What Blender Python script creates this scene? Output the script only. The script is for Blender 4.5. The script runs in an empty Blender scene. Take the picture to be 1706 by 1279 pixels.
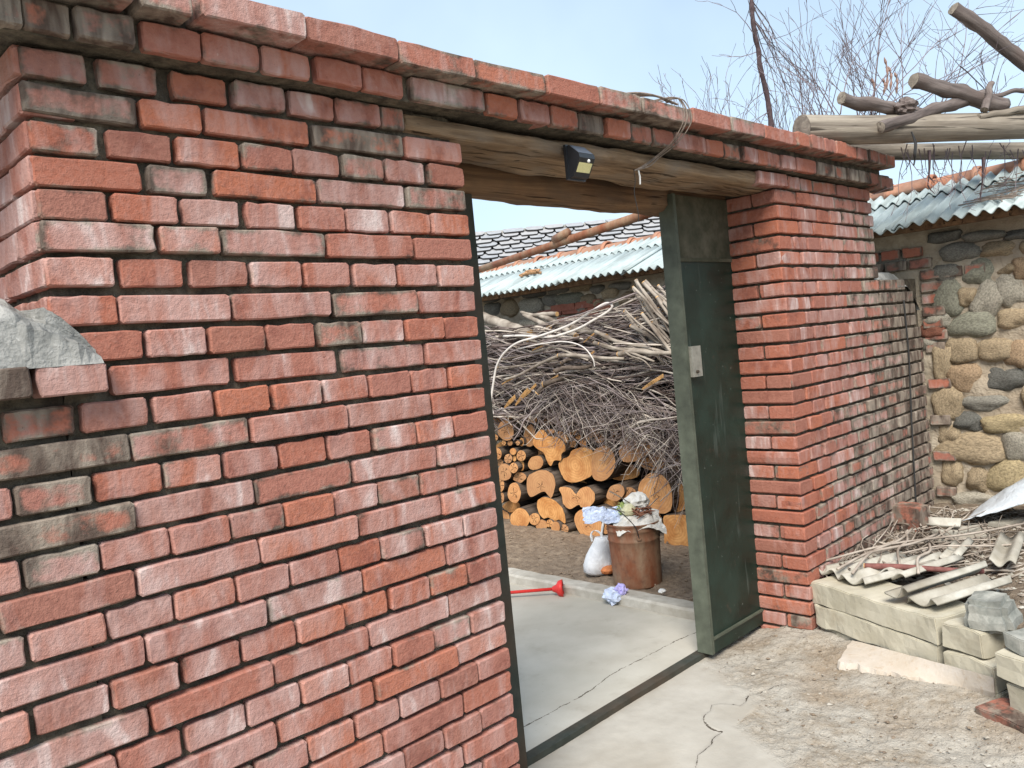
import bpy, bmesh, math, random
import numpy as np
from mathutils import Vector, Matrix, noise

SC = bpy.context.scene
COL = SC.collection
RND = random.Random(7)
rad = math.radians

# ------------------------------------------------------------------ camera
MR = np.array([[0.7016139, -0.7060114, -0.0963628],
               [-0.097185, 0.0391581, -0.9944957],
               [0.7058987, 0.7071171, -0.0411398]])      # rows: right, down, forward
CP = np.array([-1.4906087, -1.5980245, 1.3272663])
FPX = 1376.92
cam_data = bpy.data.cameras.new('camera')
cam = bpy.data.objects.new('camera', cam_data)
COL.objects.link(cam)
cam_data.sensor_width = 36.0
cam_data.lens = FPX / 1706 * 36
cam_data.clip_start = 0.05
cam_data.clip_end = 6000
cm = Matrix.Identity(4)
for i in range(3):
    cm[i][0] = MR[0][i]; cm[i][1] = -MR[1][i]; cm[i][2] = -MR[2][i]; cm[i][3] = CP[i]
cam.matrix_world = cm
SC.camera = cam

# ------------------------------------------------------------------ sky, sun, exposure
SUN_EL, SUN_AZ = 47.0, 236.0       # azimuth clockwise from +Y : sun stands to the left (-X), a little behind the camera
w = bpy.data.worlds.new('World'); SC.world = w; w.use_nodes = True
nt = w.node_tree; nt.nodes.clear()
sky = nt.nodes.new('ShaderNodeTexSky'); sky.sky_type = 'NISHITA'; sky.sun_disc = False
sky.sun_elevation = rad(SUN_EL); sky.sun_rotation = rad(SUN_AZ)
sky.air_density = 1.0; sky.dust_density = 1.2; sky.ozone_density = 1.0
tc = nt.nodes.new('ShaderNodeTexCoord')
nz = nt.nodes.new('ShaderNodeTexNoise'); nz.inputs['Scale'].default_value = 1.4; nz.inputs['Detail'].default_value = 5
nt.links.new(tc.outputs['Generated'], nz.inputs['Vector'])
rp = nt.nodes.new('ShaderNodeValToRGB')
rp.color_ramp.elements[0].position = 0.30; rp.color_ramp.elements[0].color = (0.22, 0.22, 0.22, 1)
rp.color_ramp.elements[1].position = 0.72; rp.color_ramp.elements[1].color = (0.92, 0.92, 0.92, 1)
nt.links.new(nz.outputs['Fac'], rp.inputs['Fac'])
mx = nt.nodes.new('ShaderNodeMixRGB'); mx.inputs['Color2'].default_value = (5.0, 6.2, 7.2, 1)   # thin bright veil of cloud
nt.links.new(rp.outputs['Color'], mx.inputs['Fac']); nt.links.new(sky.outputs['Color'], mx.inputs['Color1'])
bg = nt.nodes.new('ShaderNodeBackground'); bg.inputs['Strength'].default_value = 0.11
out = nt.nodes.new('ShaderNodeOutputWorld')
nt.links.new(mx.outputs['Color'], bg.inputs['Color']); nt.links.new(bg.outputs['Background'], out.inputs['Surface'])

sd = bpy.data.lights.new('sun', 'SUN'); sd.energy = 3.4; sd.angle = rad(28); sd.color = (1.0, 0.93, 0.84)
sun = bpy.data.objects.new('sun', sd); COL.objects.link(sun)
sdir = Vector((math.sin(rad(SUN_AZ)) * math.cos(rad(SUN_EL)), math.cos(rad(SUN_AZ)) * math.cos(rad(SUN_EL)), math.sin(rad(SUN_EL))))
sun.rotation_euler = sdir.to_track_quat('Z', 'Y').to_euler()
sun.location = (-6, -3, 6)
SC.view_settings.view_transform = 'Standard'; SC.view_settings.look = 'None'
SC.view_settings.exposure = 0.70; SC.view_settings.gamma = 1.0; SC.view_settings.use_curve_mapping = False
SC.render.engine = 'CYCLES'
SC.cycles.max_bounces = 4
SC.cycles.diffuse_bounces = 3
SC.cycles.caustics_reflective = False; SC.cycles.caustics_refractive = False

# ------------------------------------------------------------------ pixel helpers (a pixel gives a direction; a plane gives the distance)
def ray(u, v):
    return MR.T @ np.array([(u - 853) / FPX, (v - 639.5) / FPX, 1.0])
def PX(u, v, x):
    d = ray(u, v); return Vector(CP + d * (x - CP[0]) / d[0])
def PY(u, v, y=0.0):
    d = ray(u, v); return Vector(CP + d * (y - CP[1]) / d[1])
def PZ(u, v, z=0.0):
    d = ray(u, v); return Vector(CP + d * (z - CP[2]) / d[2])
def PD(u, v, D):
    return Vector(CP + ray(u, v) * D)
def PP(u, v, o, n):
    d = ray(u, v); o = np.array(o); n = np.array(n)
    return Vector(CP + d * (n @ (o - CP)) / (n @ d))

# ------------------------------------------------------------------ object helpers
def tag(o, label=None, cat=None, group=None, kind=None):
    if label: o['label'] = label
    if cat: o['category'] = cat
    if group: o['group'] = group
    if kind: o['kind'] = kind
    return o
def empty(name, loc=(0, 0, 0), rz=0.0):
    o = bpy.data.objects.new(name, None); COL.objects.link(o)
    o.location = loc; o.rotation_euler = (0, 0, rz); o.empty_display_size = 0.1
    return o
def mesh(name, vs, fs, mats, smooth=False, fm=None):
    me = bpy.data.meshes.new(name)
    me.from_pydata([tuple(v) for v in vs], [], fs)
    if not isinstance(mats, (list, tuple)): mats = [mats]
    for m in mats: me.materials.append(m)
    if fm is not None: me.polygons.foreach_set('material_index', fm)
    if smooth: me.polygons.foreach_set('use_smooth', [True] * len(me.polygons))
    me.update()
    return me
def link(name, me, parent=None, loc=(0, 0, 0), rot=(0, 0, 0), scale=(1, 1, 1)):
    o = bpy.data.objects.new(name, me); COL.objects.link(o)
    o.location = loc; o.rotation_euler = rot; o.scale = scale
    if parent is not None: o.parent = parent
    return o
def obj(name, vs, fs, mats, parent=None, smooth=False, fm=None, loc=(0, 0, 0), rot=(0, 0, 0)):
    return link(name, mesh(name, vs, fs, mats, smooth, fm), parent, loc, rot)

class Geo:
    def __init__(s): s.v = []; s.f = []
    def add(s, vs, fs):
        b = len(s.v); s.v += [tuple(v) for v in vs]; s.f += [tuple(i + b for i in f) for f in fs]
    def box(s, a, b):
        x0, y0, z0 = a; x1, y1, z1 = b
        s.add([(x0,y0,z0),(x1,y0,z0),(x1,y1,z0),(x0,y1,z0),(x0,y0,z1),(x1,y0,z1),(x1,y1,z1),(x0,y1,z1)],
              [(0,3,2,1),(4,5,6,7),(0,1,5,4),(1,2,6,5),(2,3,7,6),(3,0,4,7)])
    def tube(s, pts, rs, n=6, cap=True):
        pts = [Vector(p) for p in pts]
        m = len(pts)
        if not hasattr(rs, '__len__'): rs = [rs] * m
        t0 = (pts[1] - pts[0]).normalized()
        up = Vector((0, 0, 1)) if abs(t0.z) < 0.9 else Vector((1, 0, 0))
        nrm = t0.cross(up).normalized()
        b = len(s.v)
        for i in range(m):
            t = (pts[min(i + 1, m - 1)] - pts[max(i - 1, 0)])
            t = t.normalized() if t.length > 1e-9 else t0
            nrm = (nrm - t * nrm.dot(t))
            nrm = nrm.normalized() if nrm.length > 1e-6 else t.orthogonal().normalized()
            bn = t.cross(nrm)
            for k in range(n):
                a = 2 * math.pi * k / n
                q = pts[i] + (nrm * math.cos(a) + bn * math.sin(a)) * rs[i]
                s.v.append((q.x, q.y, q.z))
        for i in range(m - 1):
            for k in range(n):
                k2 = (k + 1) % n
                s.f.append((b + i*n + k, b + i*n + k2, b + (i+1)*n + k2, b + (i+1)*n + k))
        if cap:
            s.f.append(tuple(b + k for k in range(n))[::-1])
            s.f.append(tuple(b + (m-1)*n + k for k in range(n)))
    def build(s, name, mats, parent=None, smooth=False, loc=(0,0,0), rot=(0,0,0)):
        return obj(name, s.v, s.f, mats, parent, smooth, None, loc, rot)
def spline(pts, k=6):
    """Catmull-Rom through pts"""
    pts = [Vector(p) for p in pts]; o = []
    P = [pts[0]*2 - pts[1]] + pts + [pts[-1]*2 - pts[-2]]
    for i in range(1, len(P) - 2):
        for j in range(k):
            t = j / k
            o.append(0.5*((2*P[i]) + (P[i+1]-P[i-1])*t + (2*P[i-1]-5*P[i]+4*P[i+1]-P[i+2])*t*t + (3*P[i]-P[i-1]-3*P[i+1]+P[i+2])*t**3))
    o.append(pts[-1])
    return o
def fbm(p, s=1.0, oct=3):
    return noise.fractal(Vector(p) * s, 1.0, 2.0, oct)

# ------------------------------------------------------------------ materials
class MT:
    def __init__(s, name, rough=0.85, spec=0.25, metal=0.0):
        s.m = bpy.data.materials.new(name); s.m.use_nodes = True
        s.t = s.m.node_tree; s.b = s.t.nodes['Principled BSDF']
        s.b.inputs['Roughness'].default_value = rough
        s.b.inputs['Specular IOR Level'].default_value = spec
        s.b.inputs['Metallic'].default_value = metal
    def n(s, ty, **kw):
        x = s.t.nodes.new(ty)
        for k, v in kw.items():
            if k in x.inputs.keys(): x.inputs[k].default_value = v
            else: setattr(x, k, v)
        return x
    def l(s, a, b): s.t.links.new(a, b)
    def coord(s, which='Object', scale=(1,1,1), rnd=False):
        c = s.n('ShaderNodeTexCoord'); mp = s.n('ShaderNodeMapping'); mp.inputs['Scale'].default_value = scale
        o = c.outputs[which]
        if rnd:
            oi = s.n('ShaderNodeObjectInfo'); vm = s.n('ShaderNodeVectorMath', operation='MULTIPLY_ADD')
            s.l(oi.outputs['Random'], vm.inputs[0]); vm.inputs[1].default_value = (37.0, 91.0, 53.0)
            s.l(o, vm.inputs[2]); o = vm.outputs[0]
        s.l(o, mp.inputs['Vector']); return mp.outputs['Vector']
    def noise(s, vec, scale, detail=4, rough=0.55, dist=0.0):
        x = s.n('ShaderNodeTexNoise'); x.inputs['Scale'].default_value = scale; x.inputs['Detail'].default_value = detail
        x.inputs['Roughness'].default_value = rough; x.inputs['Distortion'].default_value = dist
        s.l(vec, x.inputs['Vector']); return x.outputs['Fac']
    def ramp(s, fac, stops):
        r = s.n('ShaderNodeValToRGB'); e = r.color_ramp.elements
        while len(e) < len(stops): e.new(0.5)
        for i, (p, c) in enumerate(stops):
            e[i].position = p
            e[i].color = (c, c, c, 1) if not hasattr(c, '__len__') else (c[0], c[1], c[2], 1)
        s.l(fac, r.inputs['Fac']); return r.outputs['Color']
    def mix(s, fac, a, b, mode='MIX'):
        x = s.n('ShaderNodeMixRGB', blend_type=mode)
        for i, q in ((0, fac), (1, a), (2, b)):
            if hasattr(q, 'is_linked') or hasattr(q, 'links'): s.l(q, x.inputs[i])
            elif i == 0: x.inputs[0].default_value = q
            else: x.inputs[i].default_value = (q[0], q[1], q[2], 1)
        return x.outputs['Color']
    def math(s, op, a, b=None, clamp=False):
        x = s.n('ShaderNodeMath', operation=op); x.use_clamp = clamp
        for i, q in ((0, a), (1, b)):
            if q is None: continue
            if hasattr(q, 'links'): s.l(q, x.inputs[i])
            else: x.inputs[i].default_value = q
        return x.outputs[0]
    def color(s, c):
        if hasattr(c, 'links'): s.l(c, s.b.inputs['Base Color'])
        else: s.b.inputs['Base Color'].default_value = (c[0], c[1], c[2], 1)
    def bump(s, h, strength=0.4, dist=0.004):
        b = s.n('ShaderNodeBump'); b.inputs['Strength'].default_value = strength; b.inputs['Distance'].default_value = dist
        s.l(h, b.inputs['Height']); s.l(b.outputs['Normal'], s.b.inputs['Normal'])
    def rough(s, r): s.l(r, s.b.inputs['Roughness'])

def mat_brick():
    m = MT('brick', 0.93, 0.1)
    v = m.coord('Object', rnd=True)
    oi = m.n('ShaderNodeObjectInfo'); sp = m.n('ShaderNodeSeparateColor'); m.l(oi.outputs['Color'], sp.inputs['Color'])
    dirt, lime, hue = sp.outputs[0], sp.outputs[1], sp.outputs[2]
    n1 = m.noise(v, 12, 4, 0.7); n2 = m.noise(v, 85, 4, 0.75)
    vs = m.coord('Object', (1.0, 1.0, 0.35), rnd=True)
    s1 = m.noise(vs, 15, 3, 0.65, 0.4)
    at = m.n('ShaderNodeAttribute'); at.attribute_name = 'rim'; rim = at.outputs['Fac']
    base = m.mix(hue, (0.36, 0.128, 0.082), (0.31, 0.142, 0.115))
    base = m.mix(m.math('MULTIPLY', m.math('GREATER_THAN', oi.outputs['Random'], 0.72), 0.55), base, (0.25, 0.125, 0.10))
    base = m.mix(m.math('MULTIPLY', m.math('LESS_THAN', oi.outputs['Random'], 0.2), 0.5), base, (0.44, 0.15, 0.08))
    base = m.mix(m.ramp(n2, [(0.38, 0.0), (0.70, 0.6)]), base, (0.40, 0.19, 0.145))
    base = m.mix(m.ramp(n1, [(0.50, 0.0), (0.66, 0.6)]), base, (0.20, 0.072, 0.055))
    # thin chalky film, uneven, and brighter upright smears
    film = m.math('MULTIPLY', m.math('ADD', m.math('SUBTRACT', s1, 0.64), m.math('MULTIPLY', lime, 0.34)), 3.2, True)
    base = m.mix(m.math('MULTIPLY', film, 0.74), base, (0.50, 0.355, 0.33))
    smear = m.math('MULTIPLY', m.math('SUBTRACT', m.math('ADD', s1, m.math('MULTIPLY', lime, 0.22)), 0.78), 6.0, True)
    base = m.mix(m.math('MULTIPLY', smear, 0.72), base, (0.64, 0.555, 0.53))
    # soot, moss and old mortar, thickest along the rim
    dr = m.math('ADD', dirt, m.math('MULTIPLY', rim, 0.30))
    dt = m.math('SUBTRACT', 0.93, m.math('MULTIPLY', dr, 0.66))
    df = m.math('MULTIPLY', m.math('SUBTRACT', n1, dt), 6.0, True)
    dcol = m.mix(m.ramp(s1, [(0.40, 0.0), (0.60, 1.0)]), (0.075, 0.066, 0.055), (0.28, 0.25, 0.205))
    base = m.mix(m.math('MULTIPLY', df, 0.9), base, dcol)
    base = m.mix(m.ramp(n2, [(0.27, 0.75), (0.34, 0.0)]), base, (0.09, 0.045, 0.035))
    base = m.mix(m.ramp(n2, [(0.70, 0.0), (0.75, 0.6)]), base, (0.62, 0.50, 0.45))
    m.color(base)
    m.bump(n2, 0.85, 0.005)
    return m.m
def mat_earth(name, c1, c2, c3, scale=30, bump=0.6, dist=0.006, rough=0.95, coord='Object', speck=None):
    m = MT(name, rough, 0.15)
    v = m.coord(coord, rnd=(coord == 'Object'))
    a = m.noise(v, scale, 6, 0.65); b = m.noise(v, scale * 0.22, 4); c = m.noise(v, scale * 4.5, 3)
    col = m.mix(m.ramp(a, [(0.35, 0.0), (0.65, 1.0)]), c1, c2)
    col = m.mix(m.ramp(b, [(0.42, 0.0), (0.7, 0.8)]), col, c3)
    if speck: col = m.mix(m.ramp(c, [(0.66, 0.0), (0.72, 0.6)]), col, speck)
    m.color(col)
    m.bump(m.math('ADD', a, m.math('MULTIPLY', c, 0.4)), bump, dist)
    return m.m
def mat_plain(name, c, rough=0.6, spec=0.3, metal=0.0, var=0.25, scale=25, bump=0.1, dist=0.002):
    m = MT(name, rough, spec, metal)
    v = m.coord('Object', rnd=True)
    a = m.noise(v, scale, 5, 0.6)
    dk = tuple(x * (1 - var) for x in c); lt = tuple(min(1, x * (1 + var)) for x in c)
    m.color(m.mix(m.ramp(a, [(0.3, 0.0), (0.7, 1.0)]), dk, lt)); m.bump(a, bump, dist)
    return m.m
def mat_wood(name, c1, c2, c3, axis=0, sc=14, cracks=True, dist=0.006, rnd=True):
    """long grain running along a local axis"""
    m = MT(name, 0.85, 0.15)
    s = [1.0, 1.0, 1.0]; s[axis] = 0.06
    v = m.coord('Object', tuple(s), rnd=rnd)
    a = m.noise(v, sc * 2.2, 6, 0.65, 0.5); b = m.noise(m.coord('Object', rnd=rnd), sc * 0.5, 4)
    col = m.mix(m.ramp(a, [(0.32, 0.0), (0.66, 1.0)]), c1, c2)
    col = m.mix(m.ramp(b, [(0.45, 0.0), (0.7, 0.7)]), col, c3)
    if cracks:
        cr = m.ramp(m.noise(v, sc * 3.1, 3, 0.5, 0.8), [(0.34, 0.85), (0.39, 0.0)])
        col = m.mix(cr, col, (c1[0]*0.3, c1[1]*0.3, c1[2]*0.3))
    m.color(col); m.bump(a, 0.7, dist)
    return m.m

M = {}
M['brick'] = mat_brick()
M['mortar'] = mat_earth('mortar', (0.062, 0.053, 0.042), (0.17, 0.147, 0.11), (0.03, 0.026, 0.022), 30, 1.0, 0.010)
M['cement'] = mat_earth('cement', (0.26, 0.26, 0.245), (0.46, 0.455, 0.43), (0.13, 0.135, 0.13), 30, 0.9, 0.008, speck=(0.5, 0.5, 0.48))
M['lintel'] = mat_wood('lintel_wood', (0.10, 0.062, 0.038), (0.38, 0.265, 0.165), (0.24, 0.20, 0.16), 0, 14, True, 0.02)
M['lintel_dark'] = mat_wood('lintel_dark_wood', (0.08, 0.045, 0.028), (0.26, 0.155, 0.085), (0.12, 0.085, 0.06), 0, 12, True, 0.012)
M['black_plastic'] = mat_plain('black_plastic', (0.018, 0.02, 0.024), 0.35, 0.5, var=0.1, bump=0.02)
M['solar'] = mat_plain('solar_glass', (0.16, 0.19, 0.24), 0.12, 0.6, var=0.1, bump=0.0)
M['led'] = mat_plain('led_panel', (0.72, 0.66, 0.33), 0.4, 0.4, var=0.1, scale=200, bump=0.02)
M['white_plastic'] = mat_plain('white_plastic', (0.74, 0.74, 0.72), 0.45, 0.4, var=0.08, bump=0.05)
M['wire'] = mat_plain('wire', (0.03, 0.03, 0.03), 0.6, 0.3)
M['dry_vine'] = mat_plain('dry_vine', (0.22, 0.18, 0.15), 0.9, 0.1, var=0.4, scale=60, bump=0.5)
# ================================================================== brickwork
PC = 0.064          # course pitch
Z0 = 1.88           # top of the course the lintel bears on
BH = 0.0535
def brick_mesh(L, H, D, seed):
    r = random.Random(seed)
    hx, hz = L / 2, H / 2; c = 0.0045
    ring = [(-hx + c, -hz)] + [(-hx + L * t, -hz) for t in (0.28, 0.52, 0.76)] + [(hx - c, -hz), (hx, -hz + c), (hx, 0), (hx, hz - c), (hx - c, hz)]
    ring += [(-hx + L * t, hz) for t in (0.74, 0.5, 0.26)] + [(-hx + c, hz), (-hx, hz - c), (-hx, 0), (-hx, -hz + c)]
    o = []
    for x, z in ring:
        j = 0.0014 if r.random() > 0.12 else 0.0034
        dx = r.uniform(-j, j * 0.5) * (1 if abs(x) > hx - c - 1e-6 else 0.2)
        dz = r.uniform(-j, j * 0.5)
        o.append((x * (1 + dx / max(abs(x), .01)), z + (dz if z > 0 else -dz)))
    # one corner is often knocked off
    n = len(o); vs = []; rim = []
    kc = r.choice((0, 4, 8, 12)) if r.random() < 0.55 else None
    vs += [(x, D, z) for x, z in o]; rim += [1.0] * n
    for k, (x, z) in enumerate(o):
        y = 0.0028 + r.uniform(-.0010, .0016)
        if kc is not None and k in (kc, (kc + 1) % n): y += r.uniform(.003, .008)
        elif r.random() < 0.14: y += r.uniform(.002, .006)
        vs.append((x, y, z)); rim.append(1.0)
    vs += [(x * (1 - 0.0030 / hx) , r.uniform(-.0004, .0004), z * (1 - 0.0030 / hz)) for x, z in o]; rim += [0.85] * n
    vs += [(x * (1 - 0.013 / hx), r.uniform(-.0003, .0003), z * (1 - 0.013 / hz)) for x, z in o]; rim += [0.0] * n
    vs += [(-L * 0.18, 0, 0), (L * 0.18, 0, 0)]; rim += [0.0, 0.0]
    f = []
    for k in range(n):
        q = (k + 1) % n
        for l_ in range(3): f.append((l_*n + k, (l_+1)*n + k, (l_+1)*n + q, l_*n + q)[::-1])
    a, b = 4 * n, 4 * n + 1
    for k in range(n):
        q = (k + 1) % n
        cen = a if (o[k][0] + o[q][0]) / 2 < 0 else b
        f.append((3*n + k, 3*n + q, cen))
    ups = [k for k in range(n) if o[k][1] > hz * 0.8 and abs(o[k][0]) < L * 0.05]
    dns = [k for k in range(n) if o[k][1] < -hz * 0.8 and abs(o[k][0]) < L * 0.05]
    f.append((3*n + dns[0], b, a)); f.append((3*n + ups[0], a, b))
    f.append(tuple(range(n))[::-1])
    me = mesh('brick', vs, f, M['brick'], False)
    at = me.attributes.new('rim', 'FLOAT', 'POINT'); at.data.foreach_set('value', rim)
    return me
BV = {}
for cls, L in (('h', 0.115), ('q', 0.178), ('s', 0.24)):
    for dn, D in (('t', 0.09), ('d', 0.236)):
        BV[cls + dn] = [brick_mesh(L, BH, D, 100 + i * 7 + len(cls + dn) + ord(cls)) for i in range(9)]
CL = {'h': 0.115, 'q': 0.178, 's': 0.24}
for k_ in BV:
    for me in BV[k_]:
        for p in me.polygons: p.use_smooth = False
def put_brick(parent, x0, x1, z0, z1, y=0.0, deep=False, face='front', xf=0.0, cols=None, tilt=True, dxp=0.0):
    """face front: looks to -Y with front plane y; face left: looks to -X with front plane xf and x0..x1 = y range"""
    L = x1 - x0
    cls = min(CL, key=lambda c: abs(CL[c] - L))
    me = RND.choice(BV[cls + ('d' if deep else 't')])
    o = bpy.data.objects.new('brick', me); COL.objects.link(o); o.parent = parent
    o.scale = (L / CL[cls], 1, (z1 - z0) / BH)
    jt = 0.0032 if tilt else 0
    yj = RND.uniform(-.006, .005)
    rx, ry, rz = RND.uniform(-.02, .02), RND.uniform(-.009, .009), RND.uniform(-.012, .012)
    if face == 'front':
        o.location = ((x0 + x1) / 2, y + yj, (z0 + z1) / 2); o.rotation_euler = (rx, ry, rz)
    else:
        o.location = (xf + yj, (x0 + x1) / 2, (z0 + z1) / 2); o.rotation_euler = (rx, ry, rz - math.pi / 2)
    d, l, h = cols if cols else (0.2, 0.4, 0.5)
    o.color = (min(1, max(0, d)), min(1, max(0, l)), min(1, max(0, h)), 1)
    return o
def bcol(dm=0.18, lm=0.45, hm=0.4, ds=0.13, ls=0.3, hs=0.35):
    return (RND.gauss(dm, ds), RND.gauss(lm, ls), RND.gauss(hm, hs))
def rough_box(name, a, b, step, amp, mat, parent, seed=0):
    """box with lumpy faces for mortar cores"""
    a = Vector(a); b = Vector(b)
    bm = bmesh.new()
    bmesh.ops.create_cube(bm, size=1.0)
    for v in bm.verts:
        v.co = Vector([a[i] + (v.co[i] + 0.5) * (b[i] - a[i]) for i in range(3)])
    n = [max(1, int((b[i] - a[i]) / step)) for i in range(3)]
    for ax in range(3):
        if n[ax] < 2: continue
        for k in range(1, n[ax]):
            p = Vector(a); p[ax] = a[ax] + (b[ax] - a[ax]) * k / n[ax]
            nn = Vector((0, 0, 0)); nn[ax] = 1
            bmesh.ops.bisect_plane(bm, geom=bm.verts[:] + bm.edges[:] + bm.faces[:], plane_co=p, plane_no=nn)
    for v in bm.verts:
        q = v.co + Vector((seed, seed * 2.3, 0))
        v.co += Vector((noise.noise(q * 31), noise.noise(q * 33 + Vector((9, 0, 0))), noise.noise(q * 29 + Vector((0, 7, 0))))) * amp
    me = bpy.data.meshes.new(name); bm.to_mesh(me); bm.free(); me.materials.append(mat)
    return link(name, me, parent)

# ---- left pier and the lower wall that runs on to the left
A = 0.41056; A2 = 0.3520
zm = lambda lst, s, o: [(a * s + o, b * s + o) for a, b in lst]
ROW = {}
ROW[-2] = zm([(-380, -140), (-120, 95), (110, 300), (320, 555), (590, 830), (840, 1065), (1085, 1275), (1300, 1480), (1495, 1655)], A, 0)
ROW[-1] = zm([(80, 350), (395, 640), (700, 925), (950, 1155), (1175, 1358), (1365, 1545), (1553, 1645)], A, 0)
ROW[0] = zm([(85, 555), (570, 815), (835, 1255), (1280, 1640)], A, 0) + [(676, 770)]
ROW[1] = zm([(120, 400), (440, 698), (720, 970), (985, 1185), (1195, 1380), (1395, 1558)], A, 0) + [(644, 707), (716, 773.5)]
ROW[2] = zm([(130, 575), (605, 845), (875, 1285), (1300, 1645)], A, 0) + [(680, 777)]
ROW[3] = zm([(150, 432), (460, 720), (745, 975), (1005, 1200), (1220, 1405), (1412, 1582)], A, 0) + [(655, 718), (720.5, 781)]
ROW[4] = zm([(165, 628), (650, 890), (905, 1320), (1330, 1672)], A, 0) + [(692, 785.5)]
ROW[5] = zm([(185, 465), (490, 748), (778, 1010), (1025, 1228), (1240, 1422), (1440, 1612)], A, 0) + [(665, 727.5), (732, 790)]
ROW[6] = zm([(200, 478), (485, 935), (945, 1345), (1355, 1697)], A, 0) + [(698.5, 794)]
ROW[7] = zm([(300, 585), (600, 835), (850, 1075), (1085, 1280), (1295, 1470)], A, 0) + [(606.5, 675), (678, 739), (741.5, 797.5)]
ROW[8] = zm([(455, 935), (965, 1370)], A, 0) + [(573, 709), (711.5, 801.5)]
ROW[9] = zm([(10, 310), (335, 600), (630, 870), (885, 1095), (1110, 1305), (1318, 1497)], A, 0) + [(618, 685), (687.6, 747), (749.5, 804.6)]
ROW[10] = zm([(-40, 525), (535, 1012), (1022, 1410)], A, 0) + [(582.6, 718), (721, 808)]
ROW[11] = zm([(-250, 50), (65, 370), (390, 660), (675, 905), (920, 1130), (1140, 1325), (1335, 1505)], A, 0) + [(624, 693), (694.5, 754), (757, 812)]
ROW[12] = zm([(-30, 550), (557, 1035), (1042, 1430)], A, 0) + [(592, 728.5), (730.5, 816)]
ROW[13] = zm([(-220, 83), (100, 405), (415, 690), (697, 932), (940, 1152), (1158, 1355), (1362, 1540)], A, 0) + [(633.5, 699.5), (702, 762), (764.7, 820)]
ROW[14] = zm([(0, 642), (655, 1228), (1235, 1695)], A2, 0) + [(600, 735.4), (737.5, 824)]
ROW[15] = zm([(-260, 120), (145, 500), (515, 825), (835, 1115), (1125, 1372), (1380, 1605)], A2, 0) + [(569, 636), (638.5, 706), (710, 771), (773, 828)]
ROW[16] = zm([(-10, 690), (700, 1262)], A2, 0) + [(450.6, 606), (608, 743), (745.5, 831)]
ROW[17] = zm([(-220, 140), (175, 525), (540, 845), (875, 1140), (1155, 1405), (1415, 1630)], A2, 0) + [(576, 647), (653, 716.5), (718.5, 778), (780.5, 835)]
ROW[18] = zm([(-80, 708), (725, 1295)], A2, 0) + [(459, 614.6), (618, 749), (751, 838)]
ROW[19] = [(75, 195), (200.6, 304.5), (313, 411), (415, 501.6), (505, 582), (584, 655), (657.5, 722.5), (724.5, 785), (787, 842)]
ROW[20] = [(70, 275), (282, 461), (468, 624), (630, 762), (764, 845)]
ROW[21] = [(205, 318), (324, 424), (429, 514), (516, 591), (596, 666), (669, 733), (735, 795.3), (797, 849)]
ROW[22] = [(295, 515), (521, 640), (642.5, 773), (775.5, 853)]
ROW[23] = [(330, 434), (438, 520), (524, 597), (601, 673.5), (676, 741), (743, 801.5), (803.5, 857)]
ROW[24] = [(400, 560), (564, 648), (651, 773.5), (776, 861)]
ROW[25] = [(450, 530), (535, 605), (610, 680), (684, 747), (750, 807), (810, 865)]
# tops measured at the left edge (deviation from the regular course) and at the jamb
DEV_L = {-1: -.005, 0: -.006, 1: -.008, 2: -.004, 3: .001, 4: .010, 5: .010, 6: .004, 7: .002, 8: .001, 9: .002, 10: .002, 11: .001, 12: .002, 13: .004, 14: .004, 15: .005, 16: .004, 17: .004}
DEV_R = [-.003, 0, .002, .002, .002, -.002, -.004, -.007, -.005, -.005, -.003, -.002, -.005, -.002, 0, -.004, 0, .001, .001, -.002, -.001, 0, 0, .002, .001, -.003]
def row_z(k, x):
    dl = DEV_L.get(k, 0.0); dr = DEV_R[k] if 0 <= k < len(DEV_R) else 0.0
    t = min(1, max(0, (x + 1.02) / 1.02))
    return Z0 - k * PC + dl * (1 - t) + dr * t
pier_l = empty('brick_gate_pier', (-0.5, 0.18, 0.0))
tag(pier_l, 'wide red brick pier left of the gateway with a cement-topped low wall on its left', 'brick wall')
pier_l.location = (0, 0, 0)
def mid_px(k, u):
    """pixel row of the middle of course k on the wall face at column u (iterate on the plane)"""
    v = 640.0
    for _ in range(12):
        p = PY(u, v); zt = row_z(k, p.x) - BH / 2
        q = PY(u, v + 5); v += 5 * (zt - p.z) / (q.z - p.z)
    return v
SPECIAL = {(1, 6): (0.35, 0.9, 0.6), (0, 3): (0.85, 0.4, 0.4), (2, 1): (0.65, 0.9, 0.9), (0, 0): (0.75, 0.7, 0.9), (6, 3): (0.72, 0.7, 0.4), (7, 4): (0.68, 0.5, 0.3),
           (8, 2): (0.5, 0.95, 0.9), (9, 0): (0.62, 0.2, 0.1), (10, 0): (0.85, 0.2, 0.3), (11, 1): (0.82, 0.4, 0.9), (12, 0): (0.82, 0.2, 0.3), (13, 1): (0.75, 0.8, 0.9), (10, 1): (0.6, 0.6, 0.6),
           (-1, 0): (0.55, 0.5, 0.9), (-2, 3): (0.8, 0.5, 0.9), (-2, 2): (0.9, 0.3, 0.9), (-2, 1): (0.9, 0.3, 0.9), (4, 2): (0.55, 0.8, 0.8)}
NEXT_Y = {}
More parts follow.
